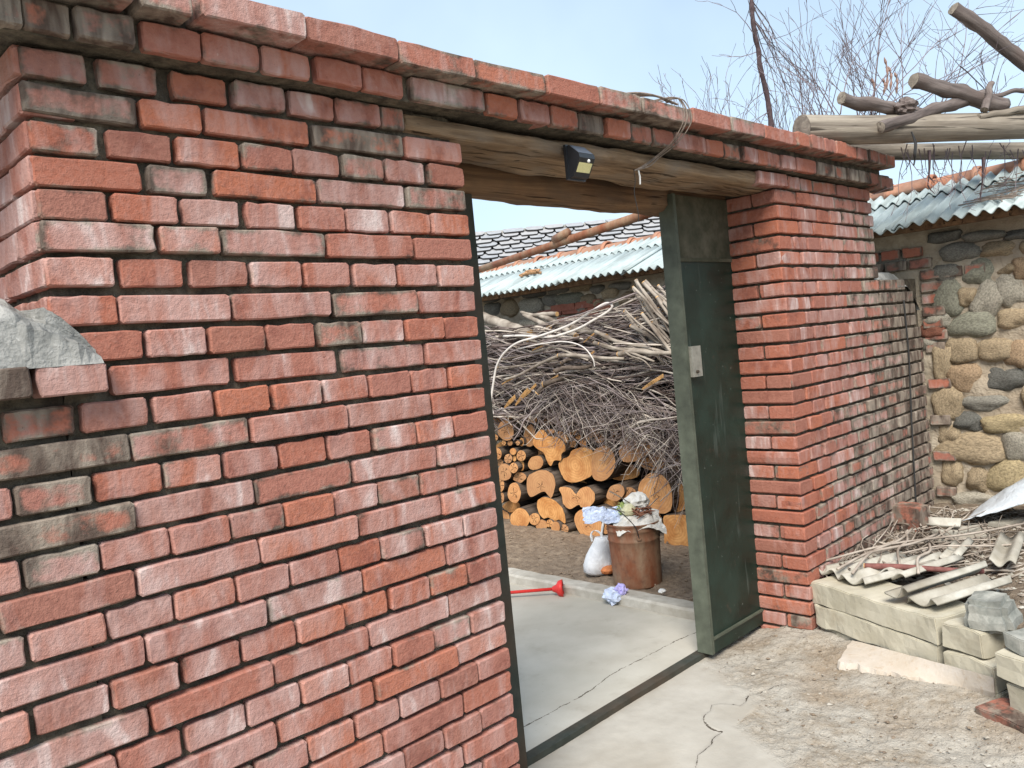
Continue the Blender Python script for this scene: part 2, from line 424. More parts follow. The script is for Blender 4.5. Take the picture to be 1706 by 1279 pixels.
for k, row in ROW.items():
    for i, (ua, ub) in enumerate(row):
        yy = -0.055 if k == -2 else 0.0
        if k == -2:
            za, zb = Z0 + PC + 0.004, Z0 + 2 * PC - 0.004
            v = 60 + 0.23 * ua if ua > 0 else 30
            xa = PY(ua, v, yy).x; xb = PY(ub, v, yy).x
            if xb > -0.13: pass
        else:
            xa = PY(ua, mid_px(k, ua)).x; xb = PY(ub, mid_px(k, ub)).x
            zt = row_z(k, (xa + xb) / 2); za, zb = zt - BH, zt
        if xb - xa < 0.05: continue
        low = max(0, k) / 26.0
        c = SPECIAL.get((k, i)) or bcol(0.24 + (0.2 if k < 0 else 0.06 if k < 5 else 0), 0.60 if k < 14 else 0.74, 0.35 + 0.3 * low, 0.15, 0.28, 0.3)
        deep = (i == 0 and -1 <= k <= 6)
        put_brick(pier_l, xa, xb, za, zb, yy, deep=False, cols=c)
# bricks of the pier's left flank (seen beside the sky, facing -X)
for k in range(-1, 8):
    zt = row_z(k, -1.02)
    ys = [(0.006, 0.118), (0.13, 0.365)] if k % 2 == 0 else [(0.006, 0.236), (0.248, 0.365)]
    for ya, yb in ys:
        put_brick(pier_l, ya, yb, zt - BH, zt, face='left', xf=-1.0275, cols=bcol(0.2, 0.85, 0.7, 0.1, 0.2, 0.2))
# bricks on the hidden return of the gateway (facing +X), a plain run so the jamb is closed
rough_box('mortar_core', (-1.008, 0.022, -0.15), (-0.012, 0.36, 1.945), 0.022, 0.010, M['mortar'], pier_l, 1)
rough_box('mortar_core', (-3.2, 0.015, -0.15), (-1.014, 0.34, 1.40), 0.06, 0.004, M['mortar'], pier_l, 2)
for k in range(0, 29):
    zt = row_z(k, 0.0)
    ys = [(0.125, 0.236)] if k % 2 == 0 else [(0.1, 0.236)]
    for ya, yb in ys:
        o = put_brick(pier_l, ya, yb, zt - BH, zt, face='left', xf=0.0, cols=bcol(0.2, 0.3, 0.3))
        o.rotation_euler.z += math.pi
# rest of the low wall, out of the frame but in reach of a step aside
for k in range(9, 29):
    xe = -1.19 if k in (9, 11, 13) else None
    first = ROW[k][0] if k in ROW else None
    if first:
        x_end = PY(first[0], mid_px(k, first[0])).x - 0.012
    else:
        x_end = -0.012 + 0.012
    if k >= 26:
        x = 0.0; lens = [0.178, 0.24, 0.24, 0.24, 0.24, 0.24, 0.24] if k % 2 == 0 else [0.115] * 14
    else:
        x = x_end; lens = [0.24] * 6 if k % 2 == 0 else [0.115] * 9
    for L in lens:
        if x - L < -2.35: break
        zt = row_z(k, x)
        put_brick(pier_l, x - L, x, zt - BH, zt, cols=bcol(0.3, 0.5, 0.5))
        x -= L + (0.0105 if L > 0.12 else 0.014)
# cement coping on the low wall, a rough sloping lump, and the brick course it sits on
def coping():
    vs, fs = [], []
    n = 110; prof = 30
    for i in range(n):
        x = -2.35 + (2.35 - 0.955) * i / (n - 1)
        e = min(1.0, max(0.0, (-0.955 - x) / 0.15)); hgt = 0.135 * (e ** 0.75) + 0.012
        if x > -1.02: pass
        for j in range(prof):
            t = j / (prof - 1)
            y = -0.040 + 0.40 * t
            z = 1.384 + hgt * math.sin(math.pi * min(1, max(0, (0.08 + 0.84 * t)))) ** 0.6
            if j == 0 or j == prof - 1: z = 1.378
            q = Vector((x, y, z))
            z += 0.010 * noise.noise(q * 18) + 0.007 * noise.noise(q * 50) + 0.004 * noise.noise(q * 110)
            y += 0.010 * noise.noise(q * 17 + Vector((5, 0, 0))) + 0.007 * noise.noise(q * 60)
            if y > -0.02 and x > -1.035: y = min(y, -0.003 + 0.002 * noise.noise(q * 40))
            if j == 0: z = 1.374; y = -0.040 + 0.003 * noise.noise(q * 40)
            vs.append((x, y, z))
    for i in range(n - 1):
        for j in range(prof - 1):
            a = i * prof + j
            fs.append((a, a + prof, a + prof + 1, a + 1))
    fs.append(tuple(range(prof)))
    fs.append(tuple((n - 1) * prof + j for j in range(prof))[::-1])
    return obj('coping', vs, fs, M['cement'], pier_l, False)
coping()
x = -0.951
for i, L in enumerate((0.115, 0.24, 0.115, 0.24, 0.24, 0.24)):
    put_brick(pier_l, x - L, x, 1.3235, 1.377, -0.042, cols=(0.15, 0.75, 0.6) if i == 0 else (0.9, 0.6, 0.9))
    x -= L + 0.010
# ---- right pier
pier_r = empty('brick_gate_pier'); tag(pier_r, 'red brick pier right of the gateway, its inner side facing the dark steel gate leaf', 'brick wall')
WX = 1.7316; WE = WX + 1.0
def stain(x, z):
    s = 0.0
    if x > 1.95: s = min(0.78, (x - 1.95) * 0.92)
    if z < 0.95: s = max(s, min(0.72, (x - 1.78) * 1.1 + (0.95 - z) * 0.3))
    return max(0.0, s)
rough_box('mortar_core', (WX + 0.016, 0.019, -0.15), (WE - 0.004, 0.36, 1.945), 0.03, 0.006, M['mortar'], pier_r, 3)
J = 0.0105
for k in range(0, 30):
    zt = Z0 - k * PC + RND.uniform(-.0015, .0015); zb = zt - BH
    front_vis = k <= 25
    cj = lambda: bcol(0.18 + (0.15 if k > 24 else 0), 0.3 if k < 13 else 0.5, 0.08, 0.12, 0.3, 0.15)
    if k % 2 == 1:
        # headers on the face; a stretcher shows on the reveal (the corner header is one deep brick)
        put_brick(pier_r, WX, WX + 0.1135, zb, zt, 0.0, deep=True, cols=cj())
        x = WX + 0.1135 + 0.0125; n = 7; st = (WE - x + 0.0125) / n
        if front_vis:
            for i in range(n):
                s = stain(x, zt)
                put_brick(pier_r, x, x + st - 0.0125, zb, zt, 0.0, cols=bcol(0.12 + s, 0.5 + s * 0.5, 0.45 + s * 0.5, 0.1, 0.3, 0.3)); x += st
    else:
        put_brick(pier_r, WX, WX + 0.178, zb, zt, 0.0, cols=cj())
        put_brick(pier_r, 0.12, 0.236, zb, zt, face='left', xf=WX + 0.001, cols=cj())
        put_brick(pier_r, 0.004, 0.112, zb, zt, face='left', xf=WX + 0.0005, cols=cj()).scale.x *= 1.0
        x = WX + 0.178 + J
        if front_vis:
            for L in (0.115, 0.24, 0.24, 0.184):
                s = stain(x, zt)
                put_brick(pier_r, x, x + L, zb, zt, 0.0, cols=bcol(0.12 + s, 0.5 + s * 0.5, 0.45 + s * 0.5, 0.1, 0.3, 0.3)); x += L + J
# course beside the lintel's right bearing
x = WX - 0.16
for L in (0.24, 0.115, 0.115, 0.24, 0.115, 0.25):
    put_brick(pier_r, x, x + L, Z0 + 0.006, Z0 + 0.006 + BH, -0.006 if x > WX else -0.012, cols=bcol(0.45 if x < WX + .1 else 0.3, 0.4, 0.3)); x += L + 0.011
# ---- lower side wall joining the shed
side = empty('brick_side_wall'); tag(side, 'lower mossy grey-black brick wall between the right gate pier and the stone shed', 'brick wall')
SX = 3.30
rough_box('mortar_core', (WE + 0.001, 0.018, -0.1), (SX - 0.004, 0.33, 1.50), 0.045, 0.004, M['mortar'], side, 4)
for k in range(6, 27):
    zt = Z0 - k * PC + RND.uniform(-.0015, .0015); zb = zt - BH
    lens = (0.115, 0.115, 0.115, 0.115) if k % 2 else (0.24, 0.24)
    x = WE + 0.011
    end = SX - 0.006 if k > 9 else (SX - 0.006 - (0.20 if k == 6 else 0.10 if k == 7 else 0.05 if k == 8 else 0.02))
    while x < end - 0.05:
        L = min(0.1135 if k % 2 else 0.236, end - x)
        if L < 0.05: break
        put_brick(side, x, x + L, zb, zt, 0.002, cols=bcol(1.0 if 2.84 < x < 3.18 and k < 24 else 0.88, 0.7, 0.95, 0.06, 0.2, 0.1)); x += L + 0.0115
# rounded cement top
def side_top():
    vs, fs = [], []; n, p = 24, 10
    for i in range(n):
        t = i / (n - 1); x = WE + 0.004 + (SX - WE - 0.02) * t
        h = 0.055 * (1 - t ** 3.0) + 0.0
        if t > 0.55: h -= 0.13 * (t - 0.55) / 0.45 * t
        for j in range(p):
            s = j / (p - 1); y = 0.0 + 0.335 * s
            z = 1.497 + h * (math.sin(math.pi * (0.1 + 0.8 * s)) ** 0.5)
            q = Vector((x, y, z)); z += 0.006 * noise.noise(q * 25)
            if j in (0, p - 1): z = 1.46 + min(0, h)
            vs.append((x, y, z))
    for i in range(n - 1):
        for j in range(p - 1):
            a = i * p + j; fs.append((a, a + p, a + p + 1, a + 1))
    fs.append(tuple(range(p))); fs.append(tuple((n - 1) * p + j for j in range(p))[::-1])
    obj('cement_top', vs, fs, M['cement'], side)
side_top()
# ---- projecting courses and capping over the whole gateway
cap = empty('brick_capping'); tag(cap, 'projecting brick capping course running along the top of the gate wall', 'brick capping')
rough_box('mortar_core', (-1.30, -0.035, Z0 + PC + 0.002), (WE + 0.03, 0.35, Z0 + 3 * PC - 0.01), 0.06, 0.004, M['mortar'], cap, 5)
# lower projecting course over the lintel (the left pier's own part is placed from the photograph)
x = PY(1655, 0).x
x = PY(1655 * A, 150, -0.055).x + 0.012
i = 0
while x < WE + 0.05:
    L = 0.24 if i == 0 else (0.115 if RND.random() > 0.12 else 0.178)
    s = 0.36 + (0.35 if RND.random() < 0.3 else 0) + (0.35 if x > 2.3 else 0)
    put_brick(cap, x, x + L, Z0 + PC + 0.004, Z0 + 2 * PC - 0.004, -0.055 if x > 0 else -0.055, cols=bcol(0.55 if i == 0 else s, 0.3, 0.25, 0.15)); x += L + 0.011; i += 1
put_brick(cap, WE - 0.06, WE + 0.10, Z0 + PC - 0.012, Z0 + 2 * PC - 0.015, -0.07, cols=(0.6, 0.3, 0.3))
capb = [-1.55, -1.30, -1.05, -0.80]
us = [785 * A - 8, 810 * A]; x = -1.62
edges = [(-200, 60), (65, 225), (232, 322), (336, 509), (511, 666), (668, 793), (795, 911), (913, 999), (1001, 1068), (1071, 1153), (1155, 1217), (1220, 1275), (1278, 1330)]
for i, (a, b) in enumerate(edges):
    va, vb = 55 + 0.233 * (a - 520), 55 + 0.233 * (b - 520)
    xa = PY(a, va, -0.11).x; xb = PY(b, vb, -0.11).x
    z0 = 2.008 + 0.022 * min(1, max(0, (xa - 0.2) / 1.6)) + RND.uniform(-.002, .003)
    put_brick(cap, xa, xb, z0, z0 + 0.053, -0.11, deep=True, cols=bcol(0.46, 0.5, 0.5, 0.14, 0.3, 0.2) if i > 2 else (0.7, 0.6, 0.8))
x = xb + 0.012
while x < WE - 0.02:
    L = 0.115 if RND.random() > 0.4 else 0.1
    put_brick(cap, x, x + L, 2.03, 2.088, -0.11, deep=True, cols=bcol(0.55, 0.3, 0.2)); x += L + 0.011
# back half of the capping, seen only from higher up
x = -1.6
while x < WE - 0.05:
    put_brick(cap, x, x + 0.24, 2.008 + 0.022 * min(1, max(0, (x - 0.2) / 1.6)), 2.066 + 0.022 * min(1, max(0, (x - 0.2) / 1.6)), 0.14, deep=True, cols=bcol()); x += 0.252
# ================================================================== lintels, lamp, cable
def beam(name, x0, x1, y0, y1, z0, z1, mat, seed, sag=0.0, label='', amp=0.006, taper=0.0):
    vs, fs = [], []; n = 60; ring = 16
    for i in range(n):
        t = i / (n - 1); x = x0 + (x1 - x0) * t
        for j in range(ring):
            a = 2 * math.pi * (j + 0.5) / ring
            ca, sa = math.cos(a), math.sin(a)
            p = 5.0
            r = (abs(ca) ** p + abs(sa) ** p) ** (-1 / p)
            y = (y0 + y1) / 2 + ca * r * (y1 - y0) / 2
            z = (z0 + z1) / 2 + sa * r * (z1 - z0) / 2 - sag * math.sin(math.pi * t)
            q = Vector((x * 0.35, y, z)) * 9 + Vector((seed, 0, seed))
            y += amp * noise.noise(q) + amp * 0.5 * noise.noise(q * 4)
            z += amp * noise.noise(q + Vector((3, 7, 1))) + amp * 0.5 * noise.noise(q * 4 + Vector((1, 0, 4)))
            vs.append((x, y, z))
    for i in range(n - 1):
        for j in range(ring):
            k = (j + 1) % ring
            fs.append((i*ring + j, i*ring + k, (i+1)*ring + k, (i+1)*ring + j))
    fs.append(tuple(range(ring))[::-1]); fs.append(tuple((n-1)*ring + j for j in range(ring)))
    return tag(obj(name, vs, fs, mat, smooth=True), label, 'beam')
beam('timber_lintel', -0.172, WX + 0.02, 0.004, 0.235, Z0 + 0.004, Z0 + 0.064, M['lintel'], 1, 0.004, 'weathered brown timber lintel under the brick capping, with the lamp on it', 0.012)
beam('timber_lintel', -0.05, WX + 0.09, 0.245, 0.36, 1.818, 1.935, M['lintel_dark'], 5, 0.006, 'dark rough timber lintel set lower behind the front one, over the gate', 0.010)

# solar wall light: a wedge housing with a sloping solar panel on top and an LED panel below
lamp = empty('solar_wall_light', (0.445, -0.016, 1.862)); tag(lamp, 'small black solar lamp with a pale yellow LED panel fixed to the lintel', 'lamp')
lamp.scale = (0.74, 0.74, 0.78)
Wd = 0.048
prof = [(0.0, 0.060), (-0.012, 0.062), (-0.060, 0.022), (-0.062, 0.006), (-0.022, -0.058), (0.0, -0.062)]
vs = [(-Wd, y, z) for y, z in prof] + [(Wd, y, z) for y, z in prof]; n = len(prof)
fs = [tuple(range(n)), tuple(range(n, 2*n))[::-1]] + [((k + 1) % n, k, n + k, n + (k + 1) % n) for k in range(n)]
obj('housing', vs, fs, M['black_plastic'], lamp)
g = Geo(); g.box((-Wd - 0.006, 0.0, -0.066), (Wd + 0.006, 0.012, 0.066)); g.build('back_plate', M['black_plastic'], lamp)
def quad_on(p0, p1, inset, x0, x1, off, name, mat):
    (y0, z0), (y1, z1) = p0, p1
    d = Vector((0, y1 - y0, z1 - z0)); nrm = Vector((0, -(z1 - z0), (y1 - y0))).normalized()
    if nrm.y > 0 : nrm = -nrm
    a = Vector((0, y0, z0)) + d * inset + nrm * off; b = Vector((0, y1, z1)) - d * inset + nrm * off
    ain, bin_ = a - nrm * 0.002, b - nrm * 0.002
    vs = [(x0, *a.yz), (x1, *a.yz), (x1, *b.yz), (x0, *b.yz), (x0, *ain.yz), (x1, *ain.yz), (x1, *bin_.yz), (x0, *bin_.yz)]
    return obj(name, vs, [(0,1,2,3),(4,7,6,5),(0,4,5,1),(1,5,6,2),(2,6,7,3),(3,7,4,0)], mat, lamp)
quad_on((-0.012, 0.062), (-0.060, 0.022), 0.06, -Wd + 0.004, Wd - 0.004, 0.0015, 'solar_panel', M['solar'])
quad_on((-0.062, 0.006), (-0.022, -0.058), 0.25, -Wd + 0.008, Wd - 0.008, 0.0015, 'led_panel', M['led'])
bm = bmesh.new(); bmesh.ops.create_uvsphere(bm, u_segments=12, v_segments=8, radius=0.007)
me = bpy.data.meshes.new('motion_sensor'); bm.to_mesh(me); bm.free(); me.materials.append(M['white_plastic'])
link('motion_sensor', me, lamp, (0.012, -0.0575, -0.003))

# old vine / cable loop hanging over the capping and lintel
g = Geo()
for dx, r in ((0.0, 0.0028), (0.02, 0.002), (-0.012, 0.0018)):
    pts = spline([(0.80 + dx, 0.02, 2.085), (0.86 + dx, -0.10, 2.092), (0.90 + dx, -0.118, 2.075), (0.905 + dx * 1.4, -0.122, 2.02), (0.895 + dx, -0.075, 1.96), (0.87 + dx * .7, -0.016, 1.92), (0.81 + dx, -0.012, 1.888), (0.75, -0.008, 1.868)], 5)
    g.tube(pts, r, 5)
for dx in (0.0, 0.03, 0.055):
    g.tube(spline([(0.62 + dx, 0.0, 2.085 + dx * .1), (0.72 + dx, -0.06, 2.098), (0.82, -0.085, 2.092), (0.90 + dx, -0.06, 2.095)], 5), 0.004, 5)
tag(g.build('dry_vine_loop', M['dry_vine']), 'dry grey vine strands looped over the capping and lintel above the gateway', 'vine')
g = Geo(); p = Vector((0.752, -0.004, 1.868)); pts = spline([p + Vector((0.0, 0.0, 0.004)), p + Vector((0.004, 0.0, -0.03)), p + Vector((-0.002, 0.004, -0.07)), p + Vector((0.003, 0.0, -0.13)), p + Vector((0.002, 0, -0.165))], 5)
g.tube(pts, 0.0014, 5); g.build('x', M['wire']).name = 'hanging_wire'
tag(bpy.data.objects['hanging_wire'], 'thin dark wire hanging down from the lintel beside a white tie', 'wire')
g = Geo(); g.tube([(0.775, -0.006, 1.872), (0.778, -0.008, 1.850), (0.775, -0.008, 1.825)], 0.003, 5); tag(g.build('cable_tie', M['white_plastic']), 'short white plastic tie end hanging from the lintel', 'cable tie')

# ================================================================== gate
mg = MT('gate_paint', 0.42, 0.4); v = mg.coord('Object')
a = mg.noise(v, 5, 5, 0.6); b = mg.noise(v, 60, 3)
c = mg.mix(mg.ramp(a, [(0.35, 0.0), (0.7, 1.0)]), (0.005, 0.015, 0.010), (0.017, 0.036, 0.026))
c = mg.mix(mg.ramp(b, [(0.70, 0.0), (0.735, 0.55)]), c, (0.26, 0.30, 0.275))
vs_ = mg.coord('Object', (1, 1, 0.10)); dr = mg.ramp(mg.noise(vs_, 26, 3), [(0.62, 0.0), (0.72, 0.45)]); c = mg.mix(dr, c, (0.10, 0.13, 0.115)); c = mg.mix(mg.ramp(mg.noise(v, 11, 5, 0.75), [(0.62, 0.0), (0.72, 0.6)]), c, (0.055, 0.04, 0.028))
mg.color(c); mg.rough(mg.ramp(a, [(0.3, 0.35), (0.7, 0.6)])); mg.bump(a, 0.15, 0.004)
M['gate'] = mg.m
M['gate_edge'] = mat_plain('gate_edge_paint', (0.082, 0.092, 0.068), 0.6, 0.3, var=0.35, scale=14, bump=0.2)
M['gate_top'] = mat_earth('gate_top_weathered', (0.06, 0.055, 0.036), (0.125, 0.11, 0.078), (0.028, 0.034, 0.020), 14, 0.3, 0.003, 0.8)
M['frame_steel'] = mat_earth('frame_steel', (0.030, 0.036, 0.030), (0.055, 0.06, 0.05), (0.09, 0.055, 0.035), 14, 0.3, 0.002, 0.7)
M['galv'] = mat_plain('lock_steel', (0.30, 0.29, 0.25), 0.5, 0.4, 0.3, 0.2, 40)
gate = empty('gate_leaf', (0, 0, 0)); tag(gate, 'narrow dark green steel gate leaf standing closed against the right brick pier', 'gate')
g = Geo(); g.box((1.330, 0.232, 0.045), (1.745, 0.246, 1.612)); g.build('sheet_panel', M['gate'], gate)
g = Geo(); g.box((1.330, 0.230, 1.624), (1.745, 0.246, 1.876)); g.build('upper_panel', M['gate_top'], gate)
g = Geo(); g.box((1.312, 0.222, 0.030), (1.330, 0.292, 1.878)); g.build('edge_stile', M['gate_edge'], gate)
g = Geo(); g.box((1.330, 0.226, 1.611), (1.745, 0.262, 1.625)); g.build('middle_rail', M['gate_top'], gate)
g = Geo(); g.box((1.330, 0.225, 0.030), (1.745, 0.290, 0.085)); g.build('bottom_rail', M['gate'], gate)
g = Geo(); g.box((1.330, 0.220, 0.085), (1.74, 0.232, 0.093)); g.build('bottom_bead', M['gate_edge'], gate)
g = Geo(); g.box((1.331, 0.205, 1.150), (1.392, 0.231, 1.272)); o = g.build('lock_box', M['galv'], gate)
g = Geo(); g.tube([(1.35, 0.206, 1.17), (1.35, 0.196, 1.17)], 0.006, 8); g.build('bolt', M['frame_steel'], o)
frame = empty('steel_gateway'); tag(frame, 'dark green steel gate frame with a low threshold bar between the brick piers', 'gate frame')
g = Geo(); g.box((0.012, 0.262, -0.02), (0.271, 0.30, 1.815)); g.build('left_post', M['frame_steel'], frame)
g = Geo(); g.box((1.745, 0.245, -0.02), (1.80, 0.30, 1.815)); g.build('right_post', M['frame_steel'], frame)
g = Geo(); g.box((0.012, 0.301, -0.01), (0.3005, 0.345, 1.285)); g.build('left_side_panel', M['frame_steel'], frame)
g = Geo(); g.box((0.272, 0.268, -0.03), (1.745, 0.31, 0.026)); g.build('threshold', M['frame_steel'], frame)

# ================================================================== ground
def axis_vals(lo, hi, d0, d1, step, far):
    a = list(np.arange(d0, d1 + 1e-6, step))
    s = step; x = a[0]; left = []
    while x > lo: s *= 1.35; x -= s; left.append(max(x, lo))
    s = step; x = a[-1]; right = []
    while x < hi: s *= 1.35; x += s; right.append(min(x, hi))
    return left[::-1] + a + right
# crack between the cast concrete apron and the loose ground, traced on the ground plane
CRK = [PZ(u, v) for u, v in [(1160, 1279), (1164, 1262), (1183, 1247), (1190, 1232), (1204, 1224), (1184, 1217), (1172, 1205), (1173, 1196), (1184, 1187), (1186, 1177), (1210, 1176), (1232, 1180), (1243, 1172), (1246, 1163), (1258, 1157), (1280, 1152), (1297, 1147)]]
YCR = [PZ(u, v, 0.02) for u, v in [(872, 1207), (905, 1190), (930, 1176), (960, 1160), (990, 1142), (1012, 1124), (1040, 1108), (1066, 1096), (1095, 1080), (1130, 1062), (1160, 1050)]]
def seg_d(px, py, L):
    best = 9.0; side = 1
    for a, b in zip(L[:-1], L[1:]):
        dx, dy = b.x - a.x, b.y - a.y; l2 = dx*dx + dy*dy + 1e-12
        t = min(1, max(0, ((px - a.x)*dx + (py - a.y)*dy) / l2))
        ex, ey = px - a.x - t*dx, py - a.y - t*dy; d = math.hypot(ex, ey)
        if d < best: best = d; side = 1 if dx*(py - a.y) - dy*(px - a.x) > 0 else -1
    return best, side
def make_ground():
    xs = axis_vals(-1500, 1500, 0.25, 1.85, 0.0075, 0); ys = axis_vals(-1500, 1500, -1.05, 0.30, 0.0075, 0)
    vs = []; mask = []; crk = []
    for y in ys:
        for x in xs:
            inside = -0.3 < x < 2.6 and -1.7 < y < 0.4
            z = 0.0; m = 0.0; ck = 1.0
            if inside:
                d, s = seg_d(x, y, CRK)
                wob = 0.05 * noise.noise(Vector((x * 9, y * 9, 1))) + 0.02 * noise.noise(Vector((x * 30, y * 30, 1)))
                lx = 1.02 + (y + 0.2) * 0.55 + wob                 # apron edge beyond the traced crack
                con = 1.0 if ((x < lx and y > -0.16) or x < 0.78 + (y + 0.3) * 0.9 + wob) else 0.0
                m = min(1, max(0, (lx - x) / 0.10 + 0.5)) if y > -0.12 else min(1, max(0, (0.80 + (y + .25) * 0.6 - x) / 0.05 + 0.5))
                q = Vector((x, y, 0))
                rough = 0.010 * noise.noise(q * 7) + 0.006 * noise.noise(q * 19) + 0.0045 * noise.noise(q * 47) + 0.0025 * noise.noise(q * 90)
                z = (1 - m) * (rough + 0.004) + m * (0.006 + 0.0010 * noise.noise(q * 30) + 0.003 * noise.noise(q * 3))
                ck = d * s
                z += (0.005 if s < 0 else 0.0) * max(0, 1 - d / 0.08)
                # loose earth rising against the pier and the blocks
                bx = (x - 1.62) * 0.917 - (y + 0.0) * 0.40
                z += 0.035 * max(0, min(1, (bx + 0.18) / 0.3)) * (1 if y < 0.1 else max(0, 1 - (y - 0.1) / 0.15))
            elif abs(x) < 40 and abs(y) < 40:
                z = -0.004
            else:
                z = -0.02
            if y > 0.29: z = -0.06
            vs.append((x, y, z)); mask.append(m); crk.append(ck)
    nx = len(xs); fs = []
    for j in range(len(ys) - 1):
        for i in range(nx - 1):
            a = j * nx + i; fs.append((a, a + 1, a + nx + 1, a + nx))
    m = MT('ground', 0.95, 0.15); v = m.coord('Object')
    a = m.noise(v, 28, 6, 0.7); b = m.noise(v, 5, 4, 0.6); c = m.noise(v, 120, 3); d = m.noise(v, 2.2, 3)
    dirt = m.mix(m.ramp(a, [(0.36, 0.0), (0.62, 1.0)]), (0.27, 0.225, 0.17), (0.40, 0.36, 0.30))
    dirt = m.mix(m.ramp(b, [(0.42, 0.0), (0.58, 0.8)]), dirt, (0.41, 0.385, 0.335))
    dirt = m.mix(m.ramp(d, [(0.54, 0.0), (0.68, 0.5)]), dirt, (0.27, 0.195, 0.125))
    dirt = m.mix(m.ramp(c, [(0.64, 0.0), (0.70, 0.5)]), dirt, (0.6, 0.58, 0.54))
    dirt = m.mix(m.ramp(m.noise(v, 75, 3), [(0.31, 0.7), (0.37, 0.0)]), dirt, (0.10, 0.08, 0.06))
    con = m.mix(m.ramp(b, [(0.35, 0.0), (0.65, 1.0)]), (0.35, 0.325, 0.28), (0.43, 0.405, 0.355))
    con = m.mix(m.ramp(m.noise(v, 3, 4), [(0.5, 0.0), (0.7, 0.5)]), con, (0.33, 0.295, 0.24))
    con = m.mix(m.ramp(c, [(0.68, 0.0), (0.74, 0.35)]), con, (0.25, 0.22, 0.19))
    at = m.n('ShaderNodeAttribute'); at.attribute_name = 'apron'
    ac = m.n('ShaderNodeAttribute'); ac.attribute_name = 'crack'
    wd = m.math('ADD', m.math('MULTIPLY', m.math('SUBTRACT', m.noise(v, 45, 4, 0.7), 0.42), 0.015), 0.0014)
    ab = m.math('ABSOLUTE', m.math('ADD', ac.outputs['Fac'], m.math('MULTIPLY', m.math('SUBTRACT', m.noise(v, 30, 3), 0.5), 0.022)))
    cf = m.math('MULTIPLY', m.math('SUBTRACT', wd, ab), 700, True)
    m.color(m.mix(cf, m.mix(at.outputs['Fac'], dirt, con), (0.07, 0.058, 0.045)))
    hb = m.math('SUBTRACT', m.math('ADD', a, m.math('MULTIPLY', c, 0.5)), m.math('MULTIPLY', cf, 0.8)); st = m.math('SUBTRACT', 1.0, m.math('MULTIPLY', at.outputs['Fac'], 0.85))
    bp = m.n('ShaderNodeBump'); bp.inputs['Distance'].default_value = 0.012; m.l(st, bp.inputs['Strength']); m.l(hb, bp.inputs['Height']); m.l(bp.outputs['Normal'], m.b.inputs['Normal'])
    me = mesh('ground', vs, fs, m.m, True)
    at = me.attributes.new('apron', 'FLOAT', 'POINT'); at.data.foreach_set('value', mask)
    ac = me.attributes.new('crack', 'FLOAT', 'POINT'); ac.data.foreach_set('value', crk)
    tag(link('ground', me), kind='structure')
make_ground()
def make_yard():
    """cast concrete yard behind the gate, with a crack"""
    xs = list(np.arange(-0.6, 0.25, 0.12)) + list(np.arange(0.25, 1.73, 0.008)); ys = list(np.arange(0.312, 0.95, 0.008)) + list(np.arange(0.95, 6.0, 0.1))
    vs, fs = [], []; crk = []
    for y in ys:
        for x in xs:
            d, s = seg_d(x, y, YCR)
            z = 0.012 + 0.004 * noise.noise(Vector((x * 2.5, y * 2.5, 3)))
            w_ = 0.006 + 0.003 * noise.noise(Vector((x * 20, y * 20, 0)))
            crk.append(d * s)
            vs.append((x, y, z))
    nx = len(xs)
    for j in range(len(ys) - 1):
        for i in range(nx - 1):
            a = j * nx + i; fs.append((a, a + 1, a + nx + 1, a + nx))
    m = MT('yard_concrete', 0.85, 0.2); v = m.coord('Object')
    b = m.noise(v, 4, 5, 0.6); a = m.noise(v, 60, 4); c = m.noise(v, 1.3, 3)
    col = m.mix(m.ramp(b, [(0.35, 0.0), (0.65, 1.0)]), (0.42, 0.388, 0.325), (0.50, 0.47, 0.405))
    col = m.mix(m.ramp(c, [(0.45, 0.0), (0.68, 0.6)]), col, (0.37, 0.35, 0.295))
    col = m.mix(m.ramp(a, [(0.68, 0.0), (0.73, 0.3)]), col, (0.22, 0.20, 0.17))
    ac = m.n('ShaderNodeAttribute'); ac.attribute_name = 'crack'
    wd = m.math('ADD', m.math('MULTIPLY', m.math('SUBTRACT', m.noise(v, 30, 4, 0.7), 0.42), 0.016), 0.0014)
    ab = m.math('ABSOLUTE', m.math('ADD', ac.outputs['Fac'], m.math('MULTIPLY', m.math('SUBTRACT', m.noise(v, 25, 3), 0.5), 0.02)))
    cf = m.math('MULTIPLY', m.math('SUBTRACT', wd, ab), 700, True); col = m.mix(m.ramp(m.noise(v, 7, 5, 0.7), [(0.56, 0.0), (0.70, 0.35)]), col, (0.30, 0.27, 0.22)); col = m.mix(cf, col, (0.10, 0.085, 0.065))
    m.color(col); m.bump(m.math('ADD', b, m.math('MULTIPLY', a, 0.3)), 0.25, 0.006)
    M['yard'] = m.m
    o = tag(obj('yard_pavement', vs, fs, m.m, smooth=True), kind='structure'); ac = o.data.attributes.new('crack', 'FLOAT', 'POINT'); ac.data.foreach_set('value', crk)
make_yard()
M['kerb'] = mat_earth('kerb_concrete', (0.38, 0.355, 0.305), (0.52, 0.495, 0.44), (0.30, 0.27, 0.22), 16, 0.5, 0.006)
